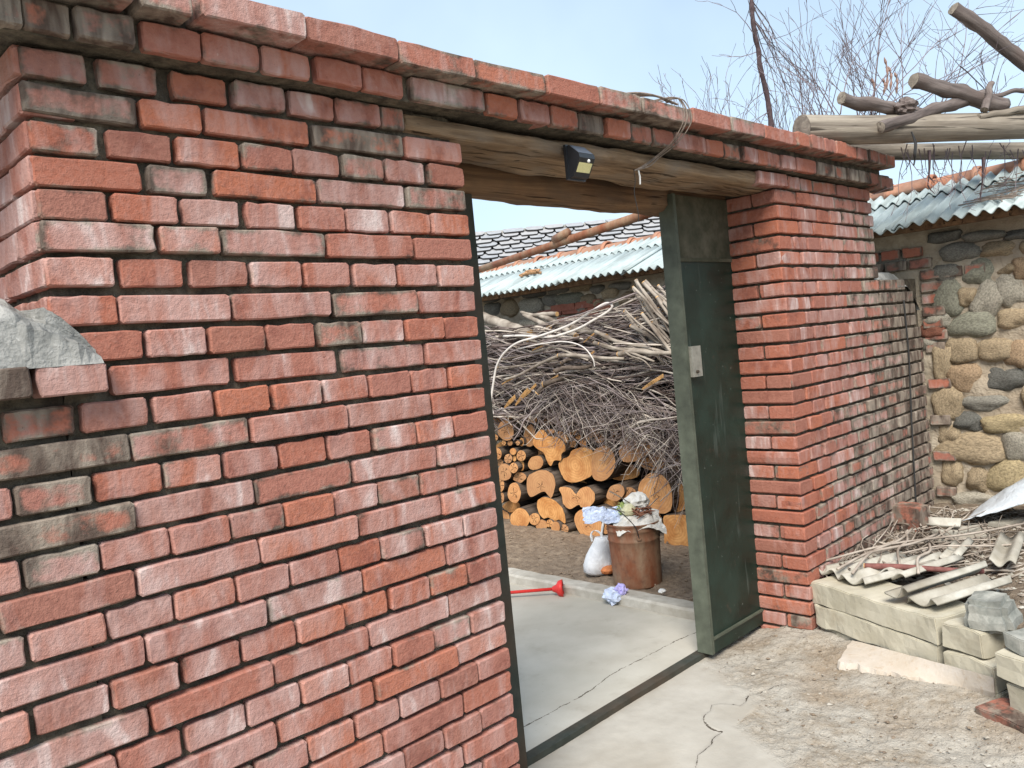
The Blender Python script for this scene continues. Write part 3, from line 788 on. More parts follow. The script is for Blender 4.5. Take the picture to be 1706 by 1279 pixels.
def kerb():
    vs, fs = [], []; n = 70
    for i in range(n):
        y = 0.33 + (3.6 - 0.33) * i / (n - 1)
        xa = 1.655 + 0.05 * math.sin((y - 0.3) * 0.9); xb = xa + 0.13
        nz1 = 0.006 * noise.noise(Vector((y * 7, 1, 0))); nz2 = 0.010 * noise.noise(Vector((y * 9, 5, 0)))
        for x, z in ((xa, -0.02), (xa + nz1 + 0.002, 0.050 + nz1), (xa + 0.014 + nz1, 0.060 + nz1), (xb - 0.02, 0.058 + nz2), (xb + nz2, 0.045), (xb, -0.02)):
            vs.append((x, y, z))
    for i in range(n - 1):
        for j in range(5):
            a = i * 6 + j; fs.append((a, a + 1, a + 7, a + 6)[::-1])
    fs.append(tuple(range(6))); fs.append(tuple((n-1)*6 + j for j in range(6))[::-1])
    tag(obj('kerb', vs, fs, M['kerb'], smooth=False), kind='structure')
kerb()
M['soil'] = mat_earth('soil', (0.16, 0.12, 0.088), (0.34, 0.27, 0.20), (0.22, 0.17, 0.125), 26, 1.0, 0.02, speck=(0.36, 0.30, 0.24))
def soil(name, x0, x1, y0, y1, step, zf):
    xs = np.arange(x0, x1 + 1e-6, step); ys = np.arange(y0, y1 + 1e-6, step); vs, fs = [], []
    for y in ys:
        for x in xs: vs.append((x, y, zf(x, y)))
    nx = len(xs)
    for j in range(len(ys) - 1):
        for i in range(nx - 1):
            a = j * nx + i; fs.append((a, a + 1, a + nx + 1, a + nx))
    return tag(obj(name, vs, fs, M['soil'], smooth=True), kind='structure')
def zsoil(x, y):
    q = Vector((x, y, 0))
    return 0.036 + 0.014 * noise.noise(q * 6) + 0.010 * noise.noise(q * 17) + 0.006 * noise.noise(q * 41) - 0.02 * max(0, min(1, (x - 2.3) / 0.4))
soil('soil_bed', 1.79, 3.31, 0.345, 3.9, 0.022, zsoil)
# ================================================================== stone shed
def mat_stone():
    m = MT('field_stone', 0.9, 0.15); v = m.coord('Object', rnd=True)
    oi = m.n('ShaderNodeObjectInfo'); a = m.noise(v, 9, 5, 0.65); b = m.noise(v, 48, 4, 0.6)
    c = m.mix(m.ramp(a, [(0.36, 0.0), (0.66, 1.0)]), m.mix(0.55, oi.outputs['Color'], (0.05, 0.05, 0.045), 'MULTIPLY'), oi.outputs['Color'])
    c = m.mix(m.ramp(b, [(0.55, 0.0), (0.75, 0.45)]), c, (0.46, 0.42, 0.34))
    m.color(c); m.bump(m.math('ADD', a, m.math('MULTIPLY', b, 0.5)), 0.6, 0.012)
    return m.m
M['stone'] = mat_stone()
M['mud'] = mat_earth('mud_mortar', (0.35, 0.295, 0.22), (0.48, 0.42, 0.33), (0.25, 0.20, 0.145), 18, 1.0, 0.015)
def stone_mesh(seed, p=3.0):
    bm = bmesh.new(); bmesh.ops.create_icosphere(bm, subdivisions=3, radius=1.0)
    r = random.Random(seed); off = Vector((seed * 3.1, seed * 1.7, 0))
    for v in bm.verts:
        d = v.co.normalized()
        q = (abs(d.x) ** p + abs(d.y) ** p + abs(d.z) ** p) ** (-1 / p)
        v.co = d * q * (1 + 0.26 * noise.noise(d * 1.3 + off) + 0.11 * noise.noise(d * 3.1 + off) + 0.05 * noise.noise(d * 7 + off) - 0.10 * abs(noise.noise(d * 1.9 + off * 2)))
    me = bpy.data.meshes.new('stone'); bm.to_mesh(me); bm.free(); me.materials.append(M['stone'])
    me.polygons.foreach_set('use_smooth', [True] * len(me.polygons))
    return me
SM = [stone_mesh(i + 1, RND.choice([2.8, 3.6, 4.5])) for i in range(9)]
STC = {'grey': (0.27, 0.26, 0.225), 'tan': (0.42, 0.33, 0.215), 'orange': (0.42, 0.30, 0.19), 'dark': (0.17, 0.17, 0.155), 'pale': (0.42, 0.39, 0.32), 'green': (0.28, 0.28, 0.22), 'red': (0.30, 0.12, 0.08), 'yellow': (0.42, 0.34, 0.20)}
shed = empty('stone_shed', (0, 0, 0)); tag(shed, 'low fieldstone shed with corrugated grey roof and clay ridge tiles behind the gate wall', 'shed')
SHX = 3.335        # face of the mortar
def mud_wall():
    vs, fs = [], []; ys = np.arange(-2.3, 4.6, 0.035); zs = np.arange(-0.1, 1.80, 0.035)
    for z in zs:
        for y in ys:
            q = Vector((0, y, z)); vs.append((SHX - 0.010 + 0.022 * noise.noise(q * 5) + 0.010 * noise.noise(q * 14) + 0.005 * noise.noise(q * 33), y, z))
    n = len(ys)
    for j in range(len(zs) - 1):
        for i in range(n - 1):
            a = j*n + i; fs.append((a, a + n, a + n + 1, a + 1))
    b = len(vs)
    vs += [(SHX + 0.02, -2.3, -0.1), (SHX + 0.02, 4.565, -0.1), (SHX + 0.02, 4.565, 1.83), (SHX + 0.02, -2.3, 1.83), (4.25, -2.3, -0.1), (4.25, 4.565, -0.1), (4.25, 4.565, 1.83), (4.25, -2.3, 1.83)]
    fs += [(b, b+4, b+5, b+1), (b+1, b+5, b+6, b+2), (b+3, b+2, b+6, b+7), (b, b+3, b+7, b+4), (b+4, b+7, b+6, b+5)]
    obj('mud_wall', vs, fs, M['mud'], shed, True)
mud_wall()
TAKEN = []
def put_stone(y, z, wy, hz, col, dx=0.0, rot=0.0, depth=0.075):
    o = bpy.data.objects.new('stone', RND.choice(SM)); COL.objects.link(o); o.parent = shed
    o.location = (SHX + 0.036 + dx, y, z); o.scale = (depth, wy / 2, hz / 2)
    o.rotation_euler = (rot, RND.uniform(-.1, .1), RND.uniform(-.1, .1))
    c = STC[col]; k = RND.uniform(0.85, 1.15); o.color = (c[0]*k, c[1]*k, c[2]*k, 1)
    TAKEN.append((y, z, wy, hz))
def px_stone(cx, cy, w_, h_, col, rot=0.0, ox=1406, oy=350, s=0.4104, dx=0.0, grow=1.2):
    c = PX(ox + cx*s, oy + cy*s, SHX - 0.03); a = PX(ox + (cx - w_/2)*s, oy + cy*s, SHX - 0.03); b = PX(ox + (cx + w_/2)*s, oy + cy*s, SHX - 0.03)
    t = PX(ox + cx*s, oy + (cy - h_/2)*s, SHX - 0.03); u = PX(ox + cx*s, oy + (cy + h_/2)*s, SHX - 0.03)
    put_stone(c.y, c.z, abs(a.y - b.y) * grow, abs(t.z - u.z) * grow, col, dx, rot)
for q in [(465,170,140,70,'grey'),(625,158,165,62,'tan'),(745,150,60,60,'tan'),(560,105,150,40,'grey'),(700,100,120,40,'dark'),(400,110,120,40,'dark'),
          (415,255,110,75,'grey'),(545,255,150,110,'green'),(650,235,80,50,'tan'),(712,235,60,90,'orange'),
          (415,355,125,130,'green'),(497,350,66,70,'tan'),(582,365,110,140,'pale',0.5),(668,325,125,140,'pale',-0.5),
          (700,440,150,75,'tan'),(375,448,125,68,'pale'),(520,462,180,90,'green'),
          (350,492,95,52,'red'),(338,545,70,52,'pale'),
          (470,572,120,92,'tan'),(610,570,140,80,'tan'),(705,585,110,95,'orange'),
          (645,688,150,92,'dark'),(485,680,122,112,'orange'),(395,620,72,140,'tan'),
          (415,790,112,125,'tan'),(565,782,170,62,'grey'),(500,862,130,75,'dark'),(655,870,180,75,'yellow'),
          (515,970,262,110,'tan'),(700,960,105,115,'pale'),(540,1100,100,95,'tan'),(665,1088,165,120,'yellow'),(430,1065,80,110,'tan'),(420,910,90,80,'tan'),(520,1178,150,55,'pale'),(760,760,80,90,'tan'),(780,1000,90,150,'tan')]:
    px_stone(*q[:5], *(q[5:] if len(q) > 5 else ()))
for q in [(310,300,135,120,'tan'),(480,282,185,112,'pale'),(790,230,190,95,'green'),(1112,185,120,85,'tan'),(940,235,120,80,'tan'),(890,312,95,95,'pale'),(640,240,110,90,'grey'),(1010,150,100,70,'grey'),
          (880,140,150,60,'tan'),(180,320,110,120,'grey'),(1240,230,120,90,'orange'),(1180,130,140,60,'grey'),(700,150,160,70,'grey'),(500,180,160,70,'dark'),(330,190,150,70,'grey'),(170,220,120,60,'dark'),(1020,260,70,70,'orange')]:
    px_stone(*q[:5], ox=780, oy=450, s=0.21114)
for z in np.arange(0.12, 1.72, 0.15):
    y = -2.2 + RND.uniform(0, .1)
    while y < 4.5:
        wy = RND.uniform(0.13, 0.26); hz = RND.uniform(0.10, 0.16); zz = z + RND.uniform(-.03, .03); yc = y + wy/2
        if not any(abs(yc - t[0]) < (wy + t[2]) * 0.42 and abs(zz - t[1]) < (hz + t[3]) * 0.42 for t in TAKEN) and not (0.0 < yc < 0.36 and zz < 1.5):
            put_stone(yc, zz, wy, hz, RND.choice(['grey', 'tan', 'tan', 'pale', 'orange', 'green', 'yellow']))
        y += wy + 0.02
# bricks let into the shed wall: the short pier by the gate wall and the patch above the wood stack
def shed_brick(y0, y1, z0, dx=0.0, col=None):
    o = put_brick(shed, y0, y1, z0, z0 + BH, face='left', xf=SHX - 0.035 + dx, cols=col or bcol(0.3, 0.2, 0.1)); return o
for k in range(22):
    zb = 0.30 + k * 0.066
    if zb > 1.66: break
    y1 = -0.005 if zb < 1.5 else 0.30
    for i in range(1 if zb < 1.44 else 3):
        L = 0.115 if k % 2 else 0.10
        if zb > 1.15 or k % 3 == 0:
            shed_brick(y1 - L, y1, zb, 0.0, bcol(0.75, 0.1, 0.3))
        y1 -= L + 0.012
for (ua, va, n, L) in ((893, 530, 3, 0.24), (915, 521, 2, 0.24), (925, 541, 2, 0.2)):
    p = PX(ua, va, SHX - 0.055); y = p.y
    for i in range(n):
        shed_brick(y - L, y, p.z, 0.0, (0.05, 0.2, 0.0)); y -= L + 0.012
# roof: corrugated fibre-cement sheets
mr = MT('corrugated_sheet', 0.75, 0.25); v = mr.coord('Object', rnd=True)
a = mr.noise(v, 6, 5, 0.65); vv = mr.coord('Object', (0.12, 1, 1), rnd=True); b = mr.noise(vv, 24, 4, 0.6)
c = mr.mix(mr.ramp(a, [(0.35, 0.0), (0.7, 1.0)]), (0.36, 0.43, 0.435), (0.48, 0.55, 0.55))
c = mr.mix(mr.ramp(b, [(0.46, 0.0), (0.68, 0.8)]), c, (0.24, 0.28, 0.28)); mr.color(c); mr.bump(b, 0.3, 0.004)
M['sheet'] = mr.m
M['clay'] = mat_earth('clay_tile', (0.36, 0.15, 0.09), (0.52, 0.27, 0.175), (0.30, 0.22, 0.17), 16, 0.6, 0.006)
EX, EZ, RX, RZ = 3.05, 1.772, 3.80, 2.045
def corr(L, Wd, pitch=0.0745, amp=0.0135, nl=2, seed=0, jag=0.0, thick=0.006, per=10):
    """corrugated sheet in local coords: length along +X (0..L), width along Y (0..Wd)"""
    n = int(Wd / pitch * per) + 1; vs, fs = [], []
    r = random.Random(seed)
    for side in (0, 1):
        for i in range(n):
            y = Wd * i / (n - 1); z = amp * math.sin(2 * math.pi * y / pitch) + (thick if side == 0 else 0)
            j0 = jag * noise.noise(Vector((y * 14, seed, 0))); j1 = jag * noise.noise(Vector((y * 14, seed + 9, 0)))
            for k in range(nl):
                t = k / (nl - 1); x = j0 * (1 - t) + (L + j1) * t
                vs.append((x, y, z))
    B = n * nl
    for i in range(n - 1):
        for k in range(nl - 1):
            a = i*nl + k; fs.append((a, a + 1, a + nl + 1, a + nl)); fs.append((B + a, B + a + nl, B + a + nl + 1, B + a + 1))
    for i in range(n - 1):
        fs.append((i*nl, (i+1)*nl, B + (i+1)*nl, B + i*nl)); fs.append((i*nl + nl-1, B + i*nl + nl-1, B + (i+1)*nl + nl-1, (i+1)*nl + nl-1))
    for k in range(nl - 1):
        fs.append((k, B + k, B + k + 1, k + 1)); a = (n-1)*nl + k; fs.append((a, a + 1, B + a + 1, B + a))
    return vs, fs
sl = math.atan2(RZ - EZ, RX - EX); SLEN = math.hypot(RX - EX, RZ - EZ)
y = -2.4; i = 0
PIT = 0.066
me_lo = None
while y < 4.5:
    wd = PIT * 9.0
    for part in (0, 1):
        L = SLEN * 0.74 if part == 0 else SLEN * 0.36
        vs, fs = corr(L, wd + PIT * 0.9, PIT, seed=i)
        off = 0.0 if part == 0 else SLEN * 0.66
        dz = 0.0 if part == 0 else 0.016
        dz += 0.006 * (i % 2)
        o = obj('corrugated_sheet', vs, fs, M['sheet'], shed, True, None,
                (EX + off * math.cos(sl) - dz * math.sin(sl) + RND.uniform(-.006, .006), y, EZ + off * math.sin(sl) + dz * math.cos(sl) - 0.018 * math.exp(-((y - 0.15) / 0.8) ** 2)), (RND.uniform(-.004, .004), -sl, 0))
    y += wd; i += 1
g = Geo(); g.box((EX + 0.10, -2.4, 1.745), (EX + 0.16, 4.6, 1.788)); g.build('eaves_batten', M['lintel_dark'], shed)
# back slope, plain boards under tiles, so the roof is closed
vs, fs = corr(SLEN * 1.2, 6.98, PIT * 2, nl=2, per=6); o = obj('corrugated_sheet', vs, fs, M['sheet'], shed, True, None, (RX + SLEN * 1.2 * math.cos(sl), -2.4, RZ - SLEN * 1.2 * math.sin(sl) - 0.01), (0, sl + math.pi, 0))
o.rotation_euler = (0, sl, 0); o.location = (RX, -2.4, RZ - 0.012)
# clay ridge tiles: overlapping half barrels with a raised collar
def ridge_tile():
    vs, fs = [], []; n = 10; xs = [(0.0, 0.092), (0.03, 0.096), (0.032, 0.082), (0.25, 0.076), (0.262, 0.076)]
    for side in (0.0, 0.012):
        for (yy, r) in xs:
            for k in range(n + 1):
                a = math.pi * k / n; vs.append((math.cos(a) * (r - side), yy, math.sin(a) * (r - side)))
    m_ = n + 1; B = len(xs) * m_
    for i in range(len(xs) - 1):
        for k in range(n):
            a = i*m_ + k; fs.append((a, a + m_, a + m_ + 1, a + 1)); fs.append((B + a, B + a + 1, B + a + m_ + 1, B + a + m_))
    for k in range(n):
        fs.append((k, k + 1, B + k + 1, B + k)); a = (len(xs)-1)*m_ + k; fs.append((a, B + a, B + a + 1, a + 1))
    for i in range(len(xs) - 1):
        a = i*m_; fs.append((a, B + a, B + a + m_, a + m_)); a += n; fs.append((a, a + m_, B + a + m_, B + a))
    return mesh('ridge_tile', vs, fs, M['clay'], True)
rt = ridge_tile(); y = -2.4
while y < 4.5:
    link('ridge_tile', rt, shed, (RX + RND.uniform(-.01, .01), y, RZ - 0.028 + RND.uniform(-.006, .006)), (RND.uniform(-.015, .015), 0, RND.uniform(-.03, .03))); y += 0.243
# rubble and leaves lying on the roof
def on_roof(y, t): return Vector((EX + t * (RX - EX), y, EZ + t * (RZ - EZ) + 0.016))
p = PX(851, 462, 3.30)
g = Geo(); base = on_roof(2.93, 0.40)
for k in range(5):
    g.tube(spline([base + Vector((RND.uniform(-.03, .03), RND.uniform(-.12, -.05), 0.012 + 0.006*k)), base + Vector((RND.uniform(-.03, .03), 0, .02 + .005*k)), base + Vector((RND.uniform(-.03, .03), RND.uniform(.05, .12), 0.012 + .004*k))], 4), 0.009, 6)
tag(g.build('bark_scraps', mat_plain('bark_scrap', (0.42, 0.24, 0.13), 0.9, 0.1, var=0.4, scale=40, bump=0.5)), 'small heap of orange-brown bark scraps on the shed roof', 'bark')
g = Geo()
for k in range(150):
    t = RND.uniform(0.12, 0.75); yy = RND.uniform(-1.6, -0.35); b = on_roof(yy, t) + Vector((0, 0, 0.006)); dv = Vector((RND.uniform(-.05, .05), RND.uniform(-.14, .14), 0)); dv.z = dv.x * math.tan(sl)
    g.tube([b - dv, b + Vector((0, 0, RND.uniform(0.0, .012))), b + dv], RND.uniform(.0015, .004), 3)
tag(g.build('roof_twigs', M['dry_vine']), 'dry twigs scattered over the corrugated shed roof at the right', 'twigs', kind='stuff')

# ================================================================== slate-roofed house beyond
m = MT('slate', 0.7, 0.3); v = m.coord('Object', rnd=True); oi = m.n('ShaderNodeObjectInfo')
a = m.noise(v, 5, 4)
c = m.mix(m.ramp(a, [(0.3, 0.0), (0.7, 1.0)]), (0.24, 0.255, 0.275), (0.40, 0.41, 0.425)); c = m.mix(m.ramp(oi.outputs['Random'], [(0.0, 0.0), (1.0, 0.5)]), c, (0.42, 0.40, 0.38)); m.color(c); m.bump(a, 0.4, 0.01)
M['slate'] = m.m
M['underlay_gap_shade'] = mat_plain('slate_underlay_gap_shade', (0.05, 0.05, 0.052), 0.9, 0.1)
def slate_house():
    C0 = PD(925, 378, 14.2); C0.z = 3.33
    view = Vector((C0.x - CP[0], C0.y - CP[1], 0)).normalized(); side = Vector((view.y, -view.x, 0)).normalized()
    side = (side + view * 0.10).normalized(); view = Vector((-side.y, side.x, 0))
    h = empty('slate_roofed_house', (0, 0, 0)); tag(h, 'house with a grey slate roof beyond the shed, seen through the gateway', 'house')
    pitch = rad(30); down = (-view * math.cos(pitch) - Vector((0, 0, 1)) * math.sin(pitch)); nrm = side.cross(down).normalized()
    if nrm.z < 0: nrm = -nrm
    Lr, Wr = 3.2, 9.0
    g = Geo(); c = [C0 - side*Wr/2, C0 + side*Wr/2]
    e = [p + down*Lr for p in c]; bk = [p + (view*math.cos(pitch) - Vector((0,0,1))*math.sin(pitch))*Lr for p in c]
    dn = -nrm*0.03
    g.add([c[0]+dn, c[1]+dn, e[1]+dn, e[0]+dn, bk[1]+dn, bk[0]+dn], [(0,1,2,3),(1,0,5,4)]); g.build('roof_deck', M['underlay_gap_shade'], h)
    g = Geo(); zl = e[0].z - 0.06
    w4 = [Vector((p.x, p.y, 0)) for p in (e[0] + view*0.3 + side*.3, e[1] + view*0.3 - side*.3, bk[1] - view*0.3 - side*.3, bk[0] - view*0.3 + side*.3)]
    g.add([p + Vector((0,0,-0.1)) for p in w4] + [p + Vector((0,0,zl+0.05)) for p in w4] + [c[0] + side*.3 - Vector((0,0,.08)), c[1] - side*.3 - Vector((0,0,.08))], [(0,1,5,4),(2,3,7,6),(1,2,6,9,5),(3,0,4,8,7)])
    g.build('wall', M['mud'], h)
    R = Matrix((side, down, nrm)).transposed()
    metas = []
    for k in range(6):
        r = random.Random(k); hw, hl, t = 0.5, 0.5, 0.011
        o = [(-hw + r.uniform(0, .08), 0), (hw - r.uniform(0, .08), 0), (hw, 0.6), (hw - r.uniform(.02, .16), 0.94 + r.uniform(-.06, .04)), (r.uniform(-.2, .2), 1.0 + r.uniform(-.03, .03)), (-hw + r.uniform(.02, .16), 0.94 + r.uniform(-.06, .04)), (-hw, 0.6)]
        n = len(o); vs = [(x, y, 0) for x, y in o] + [(x, y, 1) for x, y in o]
        fs = [tuple(range(n))[::-1], tuple(range(n, 2*n))] + [(i, (i+1)%n, n + (i+1)%n, n + i) for i in range(n)]
        metas.append(mesh('slate', vs, fs, [M['slate'], M['underlay_gap_shade']], fm=[1, 0] + [1] * n))  # dark sides and undersides paint in the shadow gaps around each slate
    cnt = 0
    for rrow in range(10):
        d = 0.02 + rrow * 0.165; x = -4.4 + (rrow % 2) * 0.14
        while x < 3.2:
            wd = RND.uniform(0.24, 0.36)
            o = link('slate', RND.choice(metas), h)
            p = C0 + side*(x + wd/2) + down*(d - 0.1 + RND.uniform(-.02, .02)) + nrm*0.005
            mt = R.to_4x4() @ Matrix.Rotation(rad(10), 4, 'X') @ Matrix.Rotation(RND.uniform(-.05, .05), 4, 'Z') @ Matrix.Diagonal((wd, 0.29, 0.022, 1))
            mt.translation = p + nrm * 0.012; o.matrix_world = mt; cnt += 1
            x += wd + 0.03
    g = Geo(); g.tube([C0 - side*4.48, C0 + side*4.48], 0.055, 8); g.build('ridge_capping', M['cement'], h)
slate_house()
# ================================================================== stacked logs
LX = 2.83
def mat_endgrain():
    m = MT('cut_wood', 0.8, 0.2); c = m.n('ShaderNodeTexCoord'); sp = m.n('ShaderNodeSeparateXYZ'); m.l(c.outputs['Object'], sp.inputs[0])
    oi = m.n('ShaderNodeObjectInfo'); v = m.coord('Object', rnd=True)
    nz_ = m.noise(v, 16, 3, 0.6); n2 = m.noise(v, 60, 3)
    r = m.math('SQRT', m.math('ADD', m.math('POWER', sp.outputs[1], 2), m.math('POWER', sp.outputs[2], 2)))
    rr = m.math('ADD', m.math('MULTIPLY', r, 330), m.math('MULTIPLY', nz_, 11))
    ring = m.math('ADD', m.math('MULTIPLY', m.math('SINE', rr), 0.5), 0.5)
    col = m.mix(m.ramp(nz_, [(0.34, 0.0), (0.66, 1.0)]), (0.48, 0.20, 0.058), (0.72, 0.38, 0.14))
    col = m.mix(m.math('MULTIPLY', oi.outputs['Random'], 0.45), col, (0.60, 0.34, 0.19))
    col = m.mix(m.math('MULTIPLY', ring, 0.30), col, (0.30, 0.125, 0.04))
    col = m.mix(m.math('MULTIPLY', m.math('GREATER_THAN', m.math('FRACT', m.math('MULTIPLY', oi.outputs['Random'], 7.3)), 0.6), 0.45), col, (0.36, 0.20, 0.11))
    # heart shakes: dark star cracks near the pith
    an = m.math('ARCTAN2', sp.outputs[2], sp.outputs[1])
    st = m.math('ABSOLUTE', m.math('SINE', m.math('ADD', m.math('MULTIPLY', an, 2.5), m.math('ADD', m.math('MULTIPLY', nz_, 7), m.math('MULTIPLY', oi.outputs['Random'], 20)))))
    rim = m.math('SUBTRACT', 1.0, m.math('MULTIPLY', r, 19), True)
    sel = m.math('GREATER_THAN', oi.outputs['Random'], 0.45)
    lf = m.math('MULTIPLY', m.math('MULTIPLY', m.math('SUBTRACT', m.math('MULTIPLY', rim, 0.55), st), 9, True), sel)
    col = m.mix(lf, col, (0.035, 0.02, 0.012))
    m.color(col); m.bump(m.math('ADD', m.math('MULTIPLY', n2, 0.7), m.math('MULTIPLY', ring, 0.3)), 0.4, 0.003)
    return m.m
M['cut'] = mat_endgrain()
M['bark'] = mat_wood('bark', (0.055, 0.042, 0.034), (0.17, 0.135, 0.11), (0.09, 0.07, 0.055), 0, 16)
def smooth_ring(pts, k=5):
    n = len(pts); o = []
    for i in range(n):
        a, b, c, d = pts[i-1], pts[i], pts[(i+1) % n], pts[(i+2) % n]
        for j in range(k):
            t = j / k
            o.append(0.5*((2*b) + (c-a)*t + (2*a-5*b+4*c-d)*t*t + (3*b-a-3*c+d)*t**3))
    return o
def make_log(outline_px, label, group, seed, xo=0.0, length=0.42, yaw=0.0, name='split_log', heart=None, s=0.19941, ox=820, oy=690):
    pts = [PX(ox + u*s, oy + v*s, LX + xo) for u, v in outline_px]
    ring = smooth_ring(pts, 4 if len(pts) > 9 else 5)
    n = len(ring); cen = sum(ring, Vector()) / n
    if heart: cen = PX(ox + heart[0]*s, oy + heart[1]*s, LX + xo)
    loc = [p - cen for p in ring]
    size = max(p.length for p in loc)
    jit = [1 + 0.028 * noise.noise(Vector((i * 0.9, seed, 0))) + 0.02 * noise.noise(Vector((i * 2.3, seed, 5))) for i in range(n)]
    loc = [p * j for p, j in zip(loc, jit)]
    # orientation of the outline must be counter-clockwise seen from -X
    area = sum(loc[i].y * loc[(i+1) % n].z - loc[(i+1) % n].y * loc[i].z for i in range(n))
    if area > 0: loc = loc[::-1]
    vs, fs = [], []
    secs = [0.0, 0.03, 0.12, 0.24, 0.34, length]
    for si, x in enumerate(secs):
        for i, p in enumerate(loc):
            k = 1 + (0.0 if si == 0 else 0.05 * noise.noise(Vector((i * 1.7, si * 2.0, seed)))) 
            k *= 1.0 if si == 0 else 1.02
            vs.append((x, p.y * k + yaw * x, p.z * k))
    for si in range(len(secs) - 1):
        for i in range(n):
            j = (i + 1) % n; fs.append((si*n + i, (si+1)*n + i, (si+1)*n + j, si*n + j)[::-1])
    fs.append(tuple((len(secs)-1)*n + i for i in range(n))[::-1])
    o = obj(name, vs, fs, M['bark'], smooth=False, loc=cen)
    tag(o, label, 'log', group)
    # cut end: dished, sawn face a hair proud of the bark
    ev = [(-0.0015, p.y, p.z) for p in loc] + [(-0.003 + 0.003 * noise.noise(Vector((i, seed, 3))), p.y * 0.62, p.z * 0.62) for i, p in enumerate(loc)] + [(-0.004, 0, 0)]
    ef = []
    for i in range(n):
        j = (i + 1) % n; ef.append((i, j, n + j, n + i)[::-1]); ef.append((n + i, n + j, 2*n)[::-1])
    obj('cut_end', ev, ef, M['cut'], o, False)
    return o
def blob(cx, cy, rx, ry, seed, n=9, irr=0.10, rot=0.0):
    r = random.Random(seed); o = []
    for k in range(n):
        a = 2 * math.pi * k / n + rot; q = 1 + r.uniform(-irr, irr)
        o.append((cx + rx * q * math.cos(a), cy + ry * q * math.sin(a)))
    return o
GL = 'logs stacked by the shed'
LOGS = [
 (blob(115,135,70,82,1), 'round log with a dark heart at the upper left of the wood stack', -0.02),
 (blob(335,35,36,42,2), 'thin log end tucked under the brushwood near the stack top', 0.01),
 (blob(315,180,52,92,3), 'tall narrow split log behind the large angular log', 0.04),
 ([(340,235),(375,150),(430,130),(470,180),(540,190),(600,235),(612,300),(580,330),(575,385),(520,385),(490,432),(455,380),(430,320),(375,285)], 'large angular orange log end high in the stack', -0.03),
 ([(555,425),(580,380),(640,350),(670,300),(760,275),(835,300),(842,400),(836,500),(780,540),(700,568),(620,555),(580,500)], 'broad pinkish split log in the middle of the stack', -0.015),
 ([(840,330),(880,280),(950,262),(1005,310),(1030,400),(1010,480),(950,545),(880,555),(840,520),(830,430)], 'round orange log with a black star crack in mid stack', -0.02),
 ([(1060,300),(1090,230),(1160,200),(1270,200),(1335,260),(1300,330),(1200,390),(1110,398),(1070,360)], 'hollow-cracked log under the hanging brushwood at the right', 0.0),
 ([(290,600),(300,520),(360,480),(430,465),(500,495),(528,570),(515,650),(490,700),(465,660),(430,645),(390,660),(330,690),(300,660)], 'big log with clear growth rings and a notched foot', -0.03),
 ([(375,760),(390,710),(450,692),(530,725),(590,790),(612,870),(608,912),(560,880),(520,890),(470,862),(430,870),(395,830)], 'tilted half-moon log with rings low in the stack', -0.035),
 (blob(235,870,80,88,10,11,.1), 'scalloped log at the bottom left of the stack', -0.02),
 (blob(185,655,56,82,11,11,.08), 'upright oval orange log at the left of the stack', 0.0),
 (blob(68,590,34,56,12), 'small log cut by the gate post, upper of the pair', 0.0),
 (blob(66,695,36,48,13), 'small log cut by the gate post, lower of the pair', 0.01),
 (blob(105,482,60,68,14), 'pale yellow log end at the left edge of the stack', -0.01),
 (blob(230,528,52,42,15), 'low squat log left of the big ringed log', 0.02),
 ([(300,420),(330,360),(400,350),(428,400),(400,450),(330,462)], 'short thick log above the big ringed log', -0.01),
 ([(560,620),(600,605),(660,620),(700,665),(740,620),(800,605),(850,650),(855,720),(800,780),(745,775),(720,755),(650,792),(595,745),(585,680)], 'double-lobed orange log with a knot hole, low in mid stack', -0.03),
 ([(955,690),(985,610),(1040,585),(1088,595),(1105,660),(1050,722),(1000,715)], 'angular orange log behind the rubbish in the bucket', -0.01),
 (blob(1145,665,62,62,19), 'dull orange log beside the big log on the right', 0.02),
 ([(1220,640),(1250,550),(1330,490),(1420,510),(1480,580),(1505,690),(1490,800),(1420,830),(1330,800),(1260,740)], 'big log with curved cracks right of the bucket rim', -0.03),
 ([(690,900),(700,830),(760,790),(850,800),(905,870),(915,960),(880,1040),(810,1055),(740,1000)], 'large smooth log standing on the soil left of the bucket', -0.05),
 (blob(965,925,48,75,22), 'narrow log between the bucket and the smooth log', -0.02),
 ([(1432,860),(1480,842),(1600,838),(1642,870),(1640,1000),(1636,1110),(1560,1095),(1450,1100),(1438,980)], 'square-split orange log at the foot of the stack by the gate leaf', -0.05),
 (blob(1560,700,70,120,24), 'shadowed log beside the gate leaf', 0.05),
]
for i, (ol, lab, xo) in enumerate(LOGS):
    make_log(ol, lab, GL, i + 1, xo, yaw=RND.uniform(-.12, .12))
SMALL = [(98,238,18,22),(150,240,21,22),(215,240,18,20),(248,232,19,36),(175,310,28,29),(243,345,40,46),(135,370,33,38),(187,368,15,26),(180,447,37,43),(242,430,27,46),
         (20,195,30,30),(40,330,40,50),(60,400,30,30)]
for i, (cx, cy, rx, ry) in enumerate(SMALL):
    make_log(blob(cx, cy, rx, ry, 40 + i, 8, .05), 'thin round log end in the cluster of thin logs at the left', GL, 40 + i, RND.uniform(-.03, .03), name='thin_log', yaw=RND.uniform(-.2, .2))
for i, (cx, cy, rx, ry) in enumerate([(605,205,31,40),(672,240,28,38),(722,186,25,26),(485,143,40,19),(570,165,25,25),(690,150,24,22),(760,240,30,30),(640,160,22,24),(800,190,35,30),(860,150,40,40),(900,200,40,40)]):
    make_log(blob(cx, cy, rx, ry, 70 + i, 8, .05), 'thin round log end in the row just under the brushwood', GL, 70 + i, RND.uniform(-.02, .03), name='thin_log', yaw=RND.uniform(-.2, .2))
